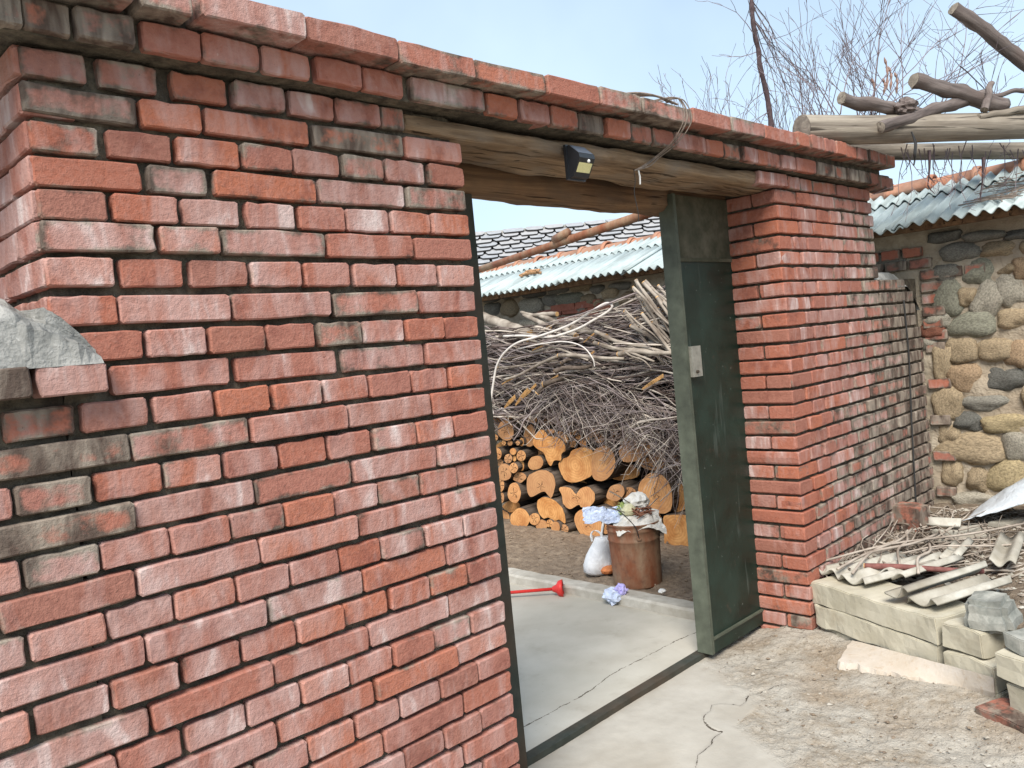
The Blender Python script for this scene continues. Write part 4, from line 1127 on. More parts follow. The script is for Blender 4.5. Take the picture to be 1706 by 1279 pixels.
for i, (cx, cy, rx, ry) in enumerate([(355,875,46,50),(415,930,48,50),(530,945,36,50),(600,960,38,42),(480,912,30,32)]):
    make_log(blob(cx, cy, rx, ry, 90 + i, 8, .05), 'thin pale log end lying on the soil below the half-moon log', GL, 90 + i, RND.uniform(-.06, -.02), name='thin_log', yaw=RND.uniform(-.25, .1))
# logs further back in the stack that fill the gaps
for i, (cx, cy, rx, ry) in enumerate([(60,40,70,60),(200,60,70,60),(440,40,80,60),(600,90,80,60),(760,80,90,70),(950,120,110,90),(1130,130,110,90),(1330,380,130,90),(1460,420,110,110),(1100,480,130,70),(700,600,100,50),(60,860,90,70),(560,560,60,80),(90,290,60,60),(640,840,70,80),(1300,900,120,110),(1180,780,90,90),(1090,880,90,90),(420,330,60,60),(980,790,100,90),(160,770,70,50),(1480,300,110,110),(1300,130,110,110), (640,1000,60,60)]):
    make_log(blob(cx, cy, rx, ry, 120 + i, 10, .1), 'dark log set back in the gaps of the wood stack', GL, 120 + i, 0.09 + RND.uniform(0, .06), 0.30, name='split_log')

# ================================================================== brushwood
def mat_twig(name, c1, c2):
    m = MT(name, 0.9, 0.1); v = m.coord('Object'); a = m.noise(v, 7, 3, 0.6)
    m.color(m.mix(m.ramp(a, [(0.35, 0.0), (0.65, 1.0)]), c1, c2)); return m.m
M['twig'] = mat_twig('twig_bark', (0.095, 0.070, 0.062), (0.30, 0.25, 0.225))
M['twig_pale'] = mat_twig('pale_twig', (0.24, 0.20, 0.165), (0.48, 0.43, 0.37))
M['stick'] = mat_twig('stick_bark', (0.16, 0.13, 0.105), (0.40, 0.355, 0.30))
M['split_pale'] = mat_plain('split_wood', (0.55, 0.34, 0.15), 0.85, 0.15, var=0.3, scale=40, bump=0.4)
def wander(p, d, L, n, curl, droop=0.0, r=RND):
    pts = [Vector(p)]; d = Vector(d).normalized(); q = Vector((r.uniform(0, 99), r.uniform(0, 99), 0))
    for i in range(n):
        d = (d + Vector((noise.noise(q + Vector((i * .7, 0, 0))), noise.noise(q + Vector((i * .7, 5, 0))), noise.noise(q + Vector((i * .7, 9, 0))) - droop)) * curl).normalized()
        pts.append(pts[-1] + d * L / n)
    return pts
def top_z(y):      # height of the brush heap along the stack
    return np.interp(y, [1.0, 1.35, 1.6, 1.9, 2.3, 2.7, 3.1, 3.6], [1.66, 1.66, 1.58, 1.50, 1.46, 1.46, 1.52, 1.5])
def bot_z(y):
    return np.interp(y, [1.0, 1.35, 1.6, 1.9, 2.3, 2.9, 3.6], [0.40, 0.56, 0.66, 0.78, 0.83, 0.84, 0.84])
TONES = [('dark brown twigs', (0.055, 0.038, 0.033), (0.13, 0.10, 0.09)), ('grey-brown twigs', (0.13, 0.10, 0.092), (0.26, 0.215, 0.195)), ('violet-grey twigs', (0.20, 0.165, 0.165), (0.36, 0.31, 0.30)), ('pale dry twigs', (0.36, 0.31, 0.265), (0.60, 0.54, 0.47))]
GT = [Geo() for _ in TONES]
for i in range(4300):
    y = RND.uniform(1.0, 3.5); zt, zb = top_z(y) - 0.05, bot_z(y)
    z = zb + (zt - zb) * RND.random() ** 0.95; f_ = (z - zb) / (zt - zb)
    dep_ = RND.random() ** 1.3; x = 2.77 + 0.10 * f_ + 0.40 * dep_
    sgn = RND.choice((-1, 1)); low = f_ < 0.5
    d = Vector((RND.uniform(-.35, .35), sgn, RND.gauss(0.08 * sgn, 0.22 if not low else 0.36)))
    n = 6; L = RND.uniform(0.25, 0.85) * (0.75 if low else 1.0)
    pts = wander((x, y, z), d, L, n, 0.16 if not low else 0.40, 0.05 if not low else 0.12)
    for p in pts:
        p.x = max(p.x, 2.70 + RND.uniform(0, .02)); p.x = min(p.x, 3.27); p.z = max(p.z, bot_z(p.y) - 0.16); p.z = min(p.z, top_z(p.y) + 0.02); p.y = max(p.y, 0.98)
    k_ = RND.random(); r0 = RND.uniform(.0016, .0040) if k_ < .62 else RND.uniform(.004, .009) if k_ < .93 else RND.uniform(.008, .011)
    tone = 0 if dep_ > .45 and RND.random() < .7 else RND.choices((0, 1, 2, 3), (.14, .32, .32, .22))[0]  # deep twigs mostly take the dark tone, painting shade into the heap's gaps
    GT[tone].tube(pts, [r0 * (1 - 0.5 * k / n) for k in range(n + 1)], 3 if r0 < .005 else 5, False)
for i in range(620):      # thin curls hanging over the log ends
    y = RND.uniform(1.05, 2.35); zb = bot_z(y); z = zb + RND.uniform(-0.02, 0.34); x = RND.uniform(2.70, 2.80)
    pts = wander((x, y, z), (RND.uniform(-.25, .1), RND.choice((-1, 1)) * RND.uniform(.3, 1), RND.uniform(-.9, .2)), RND.uniform(.15, .45), 6, 0.55, 0.18)
    for p in pts: p.x = max(2.66, min(p.x, 2.81)); p.z = max(p.z, zb - (0.34 if y < 1.5 else 0.17)); p.y = max(p.y, 0.98)
    r0 = RND.uniform(.0014, .0032); GT[RND.choices((0, 1, 2, 3), (.2, .25, .3, .25))[0]].tube(pts, [r0 * (1 - 0.5 * k / 6) for k in range(7)], 3, False)
for (nm, c1, c2), G_ in zip(TONES, GT):
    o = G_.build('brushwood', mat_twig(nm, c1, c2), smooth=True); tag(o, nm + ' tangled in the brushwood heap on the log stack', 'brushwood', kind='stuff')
# single sticks and branches that can be told apart
def stick(pa, pb, xa, xb, r, label, group, mat='stick', bend=0.02, seed=0, name='dry_branch', cut=True):
    a = PX(*pa, xa); b = PX(*pb, xb); r_ = random.Random(seed)
    mid = [(a.lerp(b, t) + Vector((r_.uniform(-bend, bend) * .5, r_.uniform(-bend, bend), r_.uniform(-bend, bend)))) for t in (0.33, 0.66)]
    pts = spline([a] + mid + [b], 5); n = len(pts); g = Geo()
    g.tube(pts, [r * (1 - 0.3 * i / (n - 1)) * (1 + 0.08 * math.sin(i * 2.1 + seed)) for i in range(n)], 8)
    o = g.build(name, M[mat], smooth=True); tag(o, label, 'branch', group)
    if cut:
        d = (pts[0] - pts[1]).normalized(); g = Geo(); g.tube([pts[0] - d * 0.004, pts[0] + d * 0.0015], r * 0.98, 8)
        g.build('cut_end', M['split_pale'], o)
    return o
GB = 'single branches on the brushwood heap'
stick((884,560),(790,521), 2.90, 3.10, 0.052, 'thick grey log lying on top of the brushwood beside the left pier', GB, 'stick', 0.01, 1)
BR = [((928,523),(868,520),3.05,3.1,.018),((915,545),(872,524),3.0,3.1,.022),((960,560),(898,525),2.9,3.08,.024),((952,545),(985,556),2.92,2.95,.026),((1010,560),(940,545),2.86,3.0,.018),
      ((992,552),(1118,590),2.82,2.80,.013),((990,571),(1100,590),2.80,2.78,.015),((998,572),(1090,602),2.79,2.77,.010),((1030,590),(1120,588),2.78,2.78,.017),((930,592),(1040,597),2.76,2.78,.014),
      ((925,618),(990,606),2.72,2.80,.018),((935,605),(980,590),2.74,2.84,.014),((930,593),(840,632),2.76,2.76,.012),((905,640),(960,622),2.72,2.8,.020),((895,655),(940,628),2.72,2.8,.018),
      ((830,612),(930,600),2.78,2.8,.007),((838,598),(960,575),2.78,2.85,.007),((860,560),(980,600),2.8,2.76,.009),((1040,585),(1085,613),2.75,2.74,.006),((985,528),(1020,545),2.9,2.9,.006)]
BRL = ['stub of grey branch against the shed wall bricks', 'broken grey branch just right of the thick grey log', 'thick pale branch behind the hose loop', 'short stout branch below the tip of the hose loop', 'bent grey branch under the long arm of the hose',
 'long pale pole sloping down right from the hose loop', 'upper of two pale poles ending at the gate leaf', 'lower thin pale pole sloping to the gate leaf', 'stout pale pole butting against the gate leaf edge', 'smooth pole lying level in the middle of the brushwood',
 'dark bluish pole under the small white hose', 'dark forked pole just above the bluish pole', 'long grey branch running down left from the middle', 'peeling brown branch in the dark hollow of the heap', 'split brown branch low in the dark hollow',
 'thin straight branch near the left pier, lower one', 'thin straight branch near the left pier, upper one', 'thin branch crossing under both hoses', 'thin bowed branch dropping towards the gate leaf', 'thin short branch above the hose tip']
for i, (a, b, xa, xb, r) in enumerate(BR):
    stick(a, b, xa - 0.06, xb - 0.06, r, BRL[i], GB, 'stick' if i not in (10, 11, 13, 14) else 'bark', 0.02, i + 3)
for i in range(34):       # bundle of straight sticks, butts up and to the left, beside the gate leaf
    u = 1052 + RND.uniform(-12, 55); v = 468 + (u - 1052) * 0.15 + RND.uniform(-6, 75)
    xa = RND.uniform(2.74, 2.92)
    stick((u, v), (u + RND.uniform(45, 95), v + RND.uniform(55, 115)), xa, xa - RND.uniform(0, .06), RND.uniform(.006, .0125), 'straight grey stick in the sloping bundle beside the gate leaf', 'sticks bundled beside the gate leaf', 'stick', 0.01, i + 60, 'straight_stick')
for i, (u, v, L, w_) in enumerate([(1105,625,60,.022),(862,625,40,.012),(893,640,40,.02),(880,648,36,.03),(858,660,30,.03),(990,585,22,.012),(905,575,22,.010),(990,555,20,.009),(930,625,22,.012)]):
    a = PX(u, v, 2.72); b = PX(u - L * 0.5 - RND.uniform(0, 10), v + L * RND.uniform(.3, .8), 2.73)
    d = (b - a); g = Geo(); n_ = 5
    for k in range(n_):
        off = Vector((0, 0, (k - n_/2) * w_ / n_)); g.tube([a + off, a.lerp(b, .5) + off * .9 + Vector((-.002*k, 0, 0)), b + off * .5], [w_ / n_ * .7, w_ / n_ * .7, .0015], 4)
    tag(g.build('wood_splinter', M['split_pale']), 'torn bright splinter of split wood stuck in the brushwood', 'wood splinter', 'splinters in the brushwood')
# white hose looped over the heap
HX = 2.66
M['old_hose'] = mat_plain('old_hose', (0.60, 0.56, 0.52), 0.6, 0.3, var=0.12)
def hose(px, name, label, r=0.0085):
    pts = spline([PX(u, v, x) for u, v, x in px], 7); g = Geo(); g.tube(pts, r, 8); tag(g.build(name, M['old_hose'], smooth=True), label, 'hose')
hose([(822,690,2.62),(818,672,2.62),(823,633,2.64),(829,606,2.65),(843,585,2.66),(864,570,2.68),(898,560,2.70),(949,541,2.74),(991,515,2.78),(1010,505,2.80),(1020,509,2.80),(1014,518,2.80),(991,532,2.78),(959,549,2.74),(917,561,2.72),(871,559,2.72),(839,560,2.74)], 'white_hose', 'white plastic hose looped in a long bow over the brushwood')
hose([(864,581,2.72),(900,573,2.70),(940,569,2.69),(970,577,2.68),(987,596,2.68),(991,611,2.69)], 'white_hose', 'short thin white hose arching over the middle of the brushwood', 0.0045)

# ================================================================== bucket and rubbish
def lathe(prof, n=40, jit=0.0, seed=0):
    vs, fs = [], []
    for i, (r, z) in enumerate(prof):
        for k in range(n):
            a = 2*math.pi*k/n; q = r * (1 + jit * noise.noise(Vector((math.cos(a)*2, math.sin(a)*2, z*8 + seed))))
            vs.append((q*math.cos(a), q*math.sin(a), z))
    for i in range(len(prof) - 1):
        for k in range(n):
            k2 = (k+1) % n; fs.append((i*n + k, i*n + k2, (i+1)*n + k2, (i+1)*n + k))
    return vs, fs
mr = MT('rusty_tin', 0.7, 0.3); v = mr.coord('Object', (1, 1, 0.35)); a = mr.noise(v, 9, 5, 0.65); b = mr.noise(mr.coord('Object'), 35, 4)
c = mr.mix(mr.ramp(a, [(0.38, 0.0), (0.62, 1.0)]), (0.22, 0.075, 0.035), (0.30, 0.20, 0.13)); c = mr.mix(mr.ramp(b, [(0.5, 0.0), (0.7, 0.5)]), c, (0.12, 0.06, 0.04)); mr.color(c); mr.bump(b, 0.3, 0.003)
M['rust'] = mr.m
bpos = PZ(1068, 977, 0.045); bpos = Vector((bpos.x + 0.075, bpos.y + 0.075, 0.034)); BS = 1.0
bk = empty('rusty_bucket', bpos); tag(bk, 'rusty tin pail heaped with rubbish at the edge of the concrete yard', 'bucket')
prof = [(0.001, 0.004), (0.118, 0.004), (0.124, 0.0), (0.127, 0.008), (0.130, 0.10), (0.133, 0.20), (0.1355, 0.243), (0.140, 0.248), (0.1355, 0.253), (0.137, 0.295), (0.1415, 0.300), (0.137, 0.305), (0.138, 0.325), (0.144, 0.330), (0.144, 0.336), (0.137, 0.336), (0.133, 0.32), (0.128, 0.10), (0.12, 0.02), (0.001, 0.018)]
vs, fs = lathe(prof, 40, 0.012, 3); obj('body', vs, fs, M['rust'], bk, True)
for a in (rad(228), rad(48)):
    g = Geo(); d = Vector((math.cos(a), math.sin(a), 0)); g.tube([d*0.134 + Vector((0,0,.272)), d*0.147 + Vector((0,0,.272))], 0.013, 10); g.build('handle_lug', M['rust'], bk)
g = Geo(); d = Vector((math.cos(rad(228)), math.sin(rad(228)), 0)); t = Vector((-d.y, d.x, 0))
g.tube(spline([d*0.147 + Vector((0,0,.272)), d*0.155 + t*-0.02 + Vector((0,0,.34)), d*0.11 + t*-0.09 + Vector((0,0,.42)), d*-0.02 + t*-0.13 + Vector((0,0,.41)), d*-0.147 + Vector((0,0,.272))], 6), 0.0025, 6); g.build('wire_handle', M['wire'], bk)
def crumple(name, loc, size, mat, seed, amp=0.35, sub=3, label='', cat='', scale=(1,1,1), freq=2.2, rot=(0,0,0), parent=None):
    bm = bmesh.new(); bmesh.ops.create_icosphere(bm, subdivisions=sub, radius=1)
    for v in bm.verts:
        d = v.co.normalized(); o = Vector((seed*7.7, seed*3.1, 0))
        k = 1 + amp * noise.noise(d*freq + o) + amp * 0.55 * (abs(noise.noise(d*freq*2.7 + o)) - .3) + amp * 0.25 * noise.noise(d*freq*6 + o)
        v.co = Vector([d[i]*k*size*scale[i] for i in range(3)])
    me = bpy.data.meshes.new(name); bm.to_mesh(me); bm.free(); me.materials.append(mat)
    o = link(name, me, parent, loc, rot)
    if label: tag(o, label, cat)
    return o
def mat_film(name, c, alpha=1.0, trans=0.3, rough=0.35):
    m = MT(name, rough, 0.45); v = m.coord('Object'); a = m.noise(v, 22, 4, 0.6, 1.0)
    m.color(m.mix(m.ramp(a, [(0.35, 0.0), (0.65, 1.0)]), tuple(x*0.82 for x in c), c)); m.bump(a, 0.6, 0.012)
    m.b.inputs['Subsurface Weight'].default_value = 0.0
    if trans: 
        m.b.inputs['Transmission Weight'].default_value = trans
        m.b.inputs['IOR'].default_value = 1.05
    return m.m
M['film_white'] = mat_film('white_plastic_film', (0.80, 0.81, 0.83), trans=0.0)
M['film_blue'] = mat_film('bluish_plastic_film', (0.62, 0.70, 0.88), trans=0.0)
M['film_violet'] = mat_film('violet_plastic_film', (0.50, 0.46, 0.85), trans=0.0)
M['paper'] = mat_plain('paper', (0.72, 0.70, 0.65), 0.85, 0.1, var=0.12, scale=30, bump=0.3)
M['greens'] = mat_plain('vegetable_green', (0.36, 0.44, 0.15), 0.7, 0.2, var=0.4, scale=40)
M['scraps'] = mat_plain('brown_scraps', (0.24, 0.11, 0.07), 0.85, 0.2, var=0.6, scale=60, bump=0.5)
M['orange_stuff'] = mat_plain('orange_peel', (0.62, 0.22, 0.08), 0.7, 0.3, var=0.3, scale=30)
top = bpos + Vector((0, 0, 0.335))
vw = Vector((0.70, 0.71, 0)); rt_ = Vector((0.71, -0.70, 0))      # away from / right of the viewer
def sheet(name, loc, a, b, mat, seed, label, cat, amp=0.02, n=16, edge=0.25, sagf=0.0):
    """crumpled thin sheet spanned by vectors a,b, with torn edge and thickness"""
    vs, fs = [], []; nrm = a.cross(b).normalized()
    for side in (0, 1):
        for j in range(n):
            for i in range(n):
                s, t = i/(n-1) - .5, j/(n-1) - .5
                rr = max(abs(s), abs(t)); ang = math.atan2(t, s)
                k = 1 - edge * (0.5 + 0.5*noise.noise(Vector((math.cos(ang)*2.2, math.sin(ang)*2.2, seed)))) if rr > 0.3 else 1 - edge*0.2
                q = Vector((s*3, t*3, seed)); h = amp*(noise.noise(q) + .6*abs(noise.noise(q*2.3)) + .3*noise.noise(q*5)) - sagf*(s*s + t*t)*4
                vs.append(loc + a*s*k + b*t*k + nrm*(h + (0.0015 if side else 0)))
    N = n*n
    for j in range(n-1):
        for i in range(n-1):
            x = j*n + i; fs.append((x, x+n, x+n+1, x+1)); fs.append((N+x, N+x+1, N+x+n+1, N+x+n))
    rim = [i for i in range(n)] + [j*n + n-1 for j in range(1, n)] + [(n-1)*n + i for i in range(n-2, -1, -1)] + [j*n for j in range(n-2, 0, -1)]
    for p, q in zip(rim, rim[1:] + rim[:1]): fs.append((p, q, N+q, N+p))
    return tag(obj(name, vs, fs, mat, smooth=False), label, cat)
sheet('paper_tray', top + Vector((0, 0, 0.035)) + rt_*0.02 - vw*0.05, rt_*0.30, vw*0.22 + Vector((0,0,.10)), M['paper'], 3, 'crumpled white paper spread over the pail rim', 'paper', 0.03, 18, 0.3, 0.03)
crumple('paper_ball', top + rt_*0.035 + vw*0.03 + Vector((0,0,.095)), 0.07, M['paper'], 4, 0.35, 3, 'crumpled off-white packaging on top of the rubbish', 'packaging', (1.0, 1.0, .6))
crumple('melon_rind', top - rt_*0.02 - vw*0.03 + Vector((0,0,.065)), 0.045, mat_plain('pale_rind', (0.66, 0.64, 0.42), 0.7, 0.2, var=0.12), 5, 0.12, 2, 'pale yellow rind on the rubbish heap', 'food scrap', (.9, .9, .8))
g = Geo()
for i in range(40):
    b = top - rt_*0.05 + Vector((RND.uniform(-.03,.03), RND.uniform(-.03,.03), RND.uniform(.035,.085))); d = Vector((RND.uniform(-1,1), RND.uniform(-1,1), RND.uniform(-.1,.8)))*0.035
    g.tube([b, b + d*.6 + Vector((0,0,.008)), b + d], [.004, .003, .001], 4)
tag(g.build('green_peelings', M['greens']), 'small heap of green vegetable peelings in the pail', 'peelings', kind='stuff')
g = Geo()
for i in range(60):
    b = top + rt_*RND.uniform(.0,.10) + vw*RND.uniform(-.10,.02) + Vector((0,0,RND.uniform(.04,.07))); d = Vector((RND.uniform(-1,1), RND.uniform(-1,1), RND.uniform(-.3,.6)))*0.022
    g.tube([b - d, b + Vector((0,0,.004)), b + d], [.002, .005, .002], 4)
tag(g.build('food_scraps', M['scraps']), 'brown leafy food scraps on the paper in the pail', 'food scraps', kind='stuff')
sheet('plastic_bag', top - rt_*0.155 + Vector((0,0,.045)) - vw*0.02, rt_*0.26 + Vector((0,0,-.02)), Vector((0,0,.085)) + vw*0.10, M['film_blue'], 8, 'thin bluish plastic bag hanging off the left of the pail rim', 'plastic bag', 0.025, 18, 0.4)
for i, (a, b) in enumerate((((1056,871),(1095,830)), ((1008,845),(1055,858)), ((1015,818),(1060,845)), ((1100,835),(1135,805)))):
    pa = PY(*a, bpos.y - 0.02); pb = PY(*b, bpos.y - 0.01); g = Geo(); g.tube([pa, pa.lerp(pb, .5) + Vector((0,0,.004)), pb], 0.0028, 6)
    tag(g.build('skewer', M['twig_pale'], smooth=True), 'thin dry stalk sticking out of the rubbish in the pail', 'stalk', 'stalks in the pail')
# carrier bag beside the pail
def carrier():
    p = PZ(1001, 963, 0.036); p = Vector((p.x + 0.05, p.y + 0.05, 0.040)); e = empty('carrier_bag', p); tag(e, 'white plastic carrier bag with looped handles beside the rusty pail', 'bag')
    vs, fs = [], []; n = 28; prof = [(0.0, 0.0), (0.055, 0.0), (0.085, 0.02), (0.088, 0.06), (0.078, 0.11), (0.062, 0.15), (0.05, 0.18), (0.042, 0.205)]
    for i, (r, z) in enumerate(prof):
        for k in range(n):
            a = 2*math.pi*k/n; d = Vector((math.cos(a)*1.0, math.sin(a)*0.75, 0))
            q = r*(1 + 0.16*noise.noise(Vector((math.cos(a)*1.8, math.sin(a)*1.8, z*9))) + 0.10*abs(noise.noise(Vector((math.cos(a)*4, math.sin(a)*4, z*4)))))
            lean = Vector((0.02, 0.0, 0))*z*2
            pos = rt_*(d.x*q) + vw*(d.y*q) + Vector((0,0,z)) + rt_*0.18*z
            vs.append(pos)
    for i in range(len(prof)-1):
        for k in range(n): k2 = (k+1) % n; fs.append((i*n+k, i*n+k2, (i+1)*n+k2, (i+1)*n+k))
    fs.append(tuple((len(prof)-1)*n + k for k in range(n)))
    obj('bag_body', vs, fs, M['film_white'], e, True)
    for sx, tp in ((-0.030, 0.245), (0.030, 0.30)):
        g = Geo(); c = rt_*(sx + 0.035)
        pts = spline([c - rt_*0.028 + Vector((0,0,.185)), c - rt_*0.030 + Vector((0,0,.225)), c - rt_*.008 + Vector((0,0,tp)), c + rt_*0.022 + Vector((0,0,tp-.02)), c + rt_*0.028 + Vector((0,0,.20))], 6)
        vs2, fs2 = [], []
        for i, q in enumerate(pts):
            ww = 0.008 + 0.004*abs(math.sin(i*.5)); vs2 += [q - rt_*ww*.6 - vw*.004, q + rt_*ww*.6 - vw*.002 + Vector((0,0,ww*.3)), q + rt_*ww*.6 + vw*.006, q - rt_*ww*.6 + vw*.004]
        for i in range(len(pts)-1):
            for k in range(4): fs2.append((i*4+k, i*4+(k+1)%4, (i+1)*4+(k+1)%4, (i+1)*4+k))
        obj('bag_handle', vs2, fs2, M['film_white'], e, True)
    crumple('bag_contents', rt_*0.045 - vw*0.045 + Vector((0,0,.035)), 0.042, M['orange_stuff'], 21, .2, 2, scale=(1.1, 1.1, .7), parent=e)
carrier()
# red plunger lying on the concrete
M['red'] = mat_plain('red_rubber', (0.62, 0.035, 0.03), 0.45, 0.4, var=0.15)
a = PZ(838, 992, 0.03); b = PZ(924, 984, 0.04); a = b + (a - b) * 3.0; a.z = 0.03; b.z = 0.05
e = empty('plunger', b); tag(e, 'red plunger lying on the yard concrete near the kerb', 'plunger')
ax = (b - a).normalized()
g = Geo(); g.tube([a - b, Vector((0,0,0))], 0.0085, 10); g.build('shaft', M['red'], e, True)
vs, fs = lathe([(0.012, -0.012), (0.018, 0.0), (0.022, 0.010), (0.040, 0.022), (0.047, 0.045), (0.042, 0.046), (0.034, 0.03), (0.0, 0.018)], 20)
q = Vector((0,0,1)).rotation_difference(ax); obj('rubber_cup', [q @ Vector(v) for v in vs], fs, M['red'], e, True)
p = PZ(1022, 993, 0.05)
crumple('crumpled_wrapper', Vector((p.x, p.y, 0.052)), 0.055, M['film_blue'], 31, 0.5, 3, 'crumpled blue and violet plastic wrapper at the kerb', 'wrapper', (0.9, .9, .75), 2.6)
o2 = crumple('violet_fold', Vector((0.02, -0.035, 0.03)), 0.030, M['film_violet'], 33, 0.55, 3, parent=bpy.data.objects['crumpled_wrapper'], freq=3)
p = PZ(1103, 987, 0.06); crumple('foam_scrap', Vector((p.x, p.y, 0.068)), 0.018, M['white_plastic'], 41, .3, 2, 'small white foam scrap on the kerb', 'foam scrap', (1.3, 1, .6))
# pipe across the yard, one end on the rear lintel, the other on its post behind the left pier
PA = Vector((1.50, 0.352, 1.868)); dirp = Vector((2.08 - 1.54, 2.22 - 0.45, 0.0))
f0 = PY(1095, 350, 0.40); f1 = PZ(790, 452, 1.85); d = (f1 - f0); FE = f0 + d * 1.25; FE.z = f1.z
pipe = empty('rusty_pipe', (0, 0, 0)); tag(pipe, 'rusty steel pipe slanting across the view above the shed roof, with a short stub', 'pipe')
g = Geo(); g.tube([f0 - d.normalized()*0.035, f0.lerp(FE, .5), FE], 0.021, 12); g.build('tube', M['rust'], pipe, True)
s0 = PZ(946, 387, 1.885); s1 = s0 + d.normalized()*0.14 - Vector((0,0,.012)); g = Geo(); g.tube([s0, s1], 0.022, 12); g.build('stub', M['rust'], pipe, True)
g = Geo(); g.tube([Vector((FE.x, FE.y, 0.0)), FE + Vector((0,0,.02))], 0.024, 12); g.build('post', M['rust'], pipe, True)
# clods, chips and litter on the soil bed
g = Geo(); 
for i in range(420):
    x, y = RND.uniform(1.84, 2.8), RND.uniform(0.4, 3.2); r_ = RND.uniform(.004, .013); z = zsoil(x, y) + r_*.3
    vs_, fs_ = [], []
    oct_ = [(1,0,0),(-1,0,0),(0,1,0),(0,-1,0),(0,0,1),(0,0,-1)]
    g.add([(x + a*r_*RND.uniform(.6,1.3), y + b*r_*RND.uniform(.6,1.3), z + c*r_*RND.uniform(.5,1)) for a, b, c in oct_], [(0,2,4),(2,1,4),(1,3,4),(3,0,4),(2,0,5),(1,2,5),(3,1,5),(0,3,5)])
tag(g.build('soil_clods', M['soil']), 'loose soil clods and chips on the bed in front of the logs', 'clods', kind='stuff')
# ================================================================== stacked pale blocks at the right, with the fill behind them
BO = np.array([1.755, -0.012, 0.0]); BT = np.array([-0.375, -0.927, 0.0]); BT /= np.linalg.norm(BT); BN = np.array([BT[1], -BT[0], 0.0])
if BN[0] > 0: BN = -BN
def PB(u, v, off=0.0): return PP(u, v, BO + BN * off, BN)
def bs(p): return float((np.array(p) - BO) @ BT)
m = MT('pale_block', 0.9, 0.15); v = m.coord('Object', rnd=True); a = m.noise(v, 5, 5, 0.65); b = m.noise(v, 55, 4, 0.6); oi = m.n('ShaderNodeObjectInfo')
c = m.mix(m.ramp(a, [(0.35, 0.0), (0.68, 1.0)]), (0.42, 0.39, 0.30), (0.55, 0.52, 0.425)); c = m.mix(m.ramp(m.noise(v, 11, 4), [(0.58, 0.0), (0.74, 0.5)]), c, (0.32, 0.27, 0.19))
c = m.mix(m.ramp(b, [(0.25, 0.5), (0.33, 0.0)]), c, (0.17, 0.15, 0.11)); m.color(c); m.bump(m.math('ADD', b, a), 0.35, 0.004)
M['block'] = m.m
def lump_box(name, L, D, H, mat, seed, amp=0.004, step=0.03, parent=None, bev=0.0035):
    bm = bmesh.new(); bmesh.ops.create_cube(bm, size=1.0)
    for v_ in bm.verts: v_.co = Vector((v_.co.x * L, v_.co.y * D, v_.co.z * H))
    bmesh.ops.bevel(bm, geom=bm.edges[:], offset=bev, segments=2, affect='EDGES')
    for ax, S in ((0, L), (1, D), (2, H)):
        k = int(S / step)
        for i in range(1, k):
            co = Vector((0, 0, 0)); co[ax] = -S/2 + S * i / k; no = Vector((0, 0, 0)); no[ax] = 1
            bmesh.ops.bisect_plane(bm, geom=bm.verts[:] + bm.edges[:] + bm.faces[:], plane_co=co, plane_no=no)
    o = Vector((seed * 3.7, seed, 0))
    for v_ in bm.verts:
        q = v_.co + o
        e = sum(1 for ax, S in ((0, L), (1, D), (2, H)) if abs(v_.co[ax]) > S/2 - 0.012)
        v_.co += Vector((noise.noise(q * 14), noise.noise(q * 15 + Vector((4, 0, 0))), noise.noise(q * 16 + Vector((0, 4, 0))))) * amp * (1 + 0.9 * max(0, e - 1))
    me = bpy.data.meshes.new(name); bm.to_mesh(me); bm.free(); me.materials.append(mat)
    return me
def block(px_tl, px_br, label, off=0.0, depth=0.22, seed=1, z=None, yaw=0.0, mat=None, top=None):
    a = PB(*px_tl, off); b = PB(*px_br, off); s0, s1 = bs(a), bs(b); z1, z0 = (a.z, b.z) if z is None else z
    L = s1 - s0; H = z1 - z0
    me = lump_box('pale_block', L - 0.004, depth, H - 0.003, mat or M['block'], seed)
    c = BO + BT * (s0 + s1) / 2 + BN * (off - depth / 2); c[2] = (z0 + z1) / 2
    o = link('pale_block', me, None, c, (0, 0, math.atan2(BT[1], BT[0]) + yaw))
    return tag(o, label, 'block', 'pale blocks edging the rubbish bed')
zA = PB(1350, 968).z; zB = PB(1350.6, 1003).z; zC = PB(1358, 1040).z
R1 = [PB(1349, 968), PB(1563, 1047)]
block((1349.4, 968), (1562, 1047), 'long pale block, top course, next to the brick pier', z=(zA, zB), seed=1)
block((1355, 1006), (1564, 1090), 'long pale block, middle course, under the top long block', 0.004, z=(zB, zC), seed=2)
block((1367, 1043), (1566, 1120), 'pale block half buried at the base behind the leaning slab', -0.012, z=(zC, -0.04), seed=3)
block((1566, 1011), (1637, 1061), 'short pale block, top course, right of the long block', 0.012, 0.17, 4, z=(zA + 0.004, zB + 0.002), yaw=-0.02)
block((1567, 1055), (1655, 1110), 'short pale block, middle course, with a dark scuff', 0.022, 0.2, 5, z=(zB + 0.001, zC), yaw=0.02)
block((1600, 1095), (1665, 1130), 'thin pale block at ground level right of the slab end', 0.014, 0.2, 6, z=(zC - 0.002, -0.03))
block((1651, 1048), (1790, 1100), 'large pale block at the picture edge, top course', 0.085, 0.24, 7, z=(zA - 0.012, zB - 0.006), yaw=-0.05)
block((1675, 1100), (1800, 1150), 'pale block at the picture edge, lower course', 0.075, 0.2, 8, z=(zB - 0.008, 0.035), yaw=-0.05)
M['grey_slab'] = mat_earth('grey_slab', (0.20, 0.21, 0.19), (0.40, 0.40, 0.36), (0.13, 0.14, 0.13), 20, 0.5, 0.004)
block((1668, 1020), (1800, 1040), 'grey mossy slab lying on the block at the picture edge', 0.055, 0.2, 9, z=(zA + 0.045, zA - 0.011), yaw=-0.08, mat=M['grey_slab'])
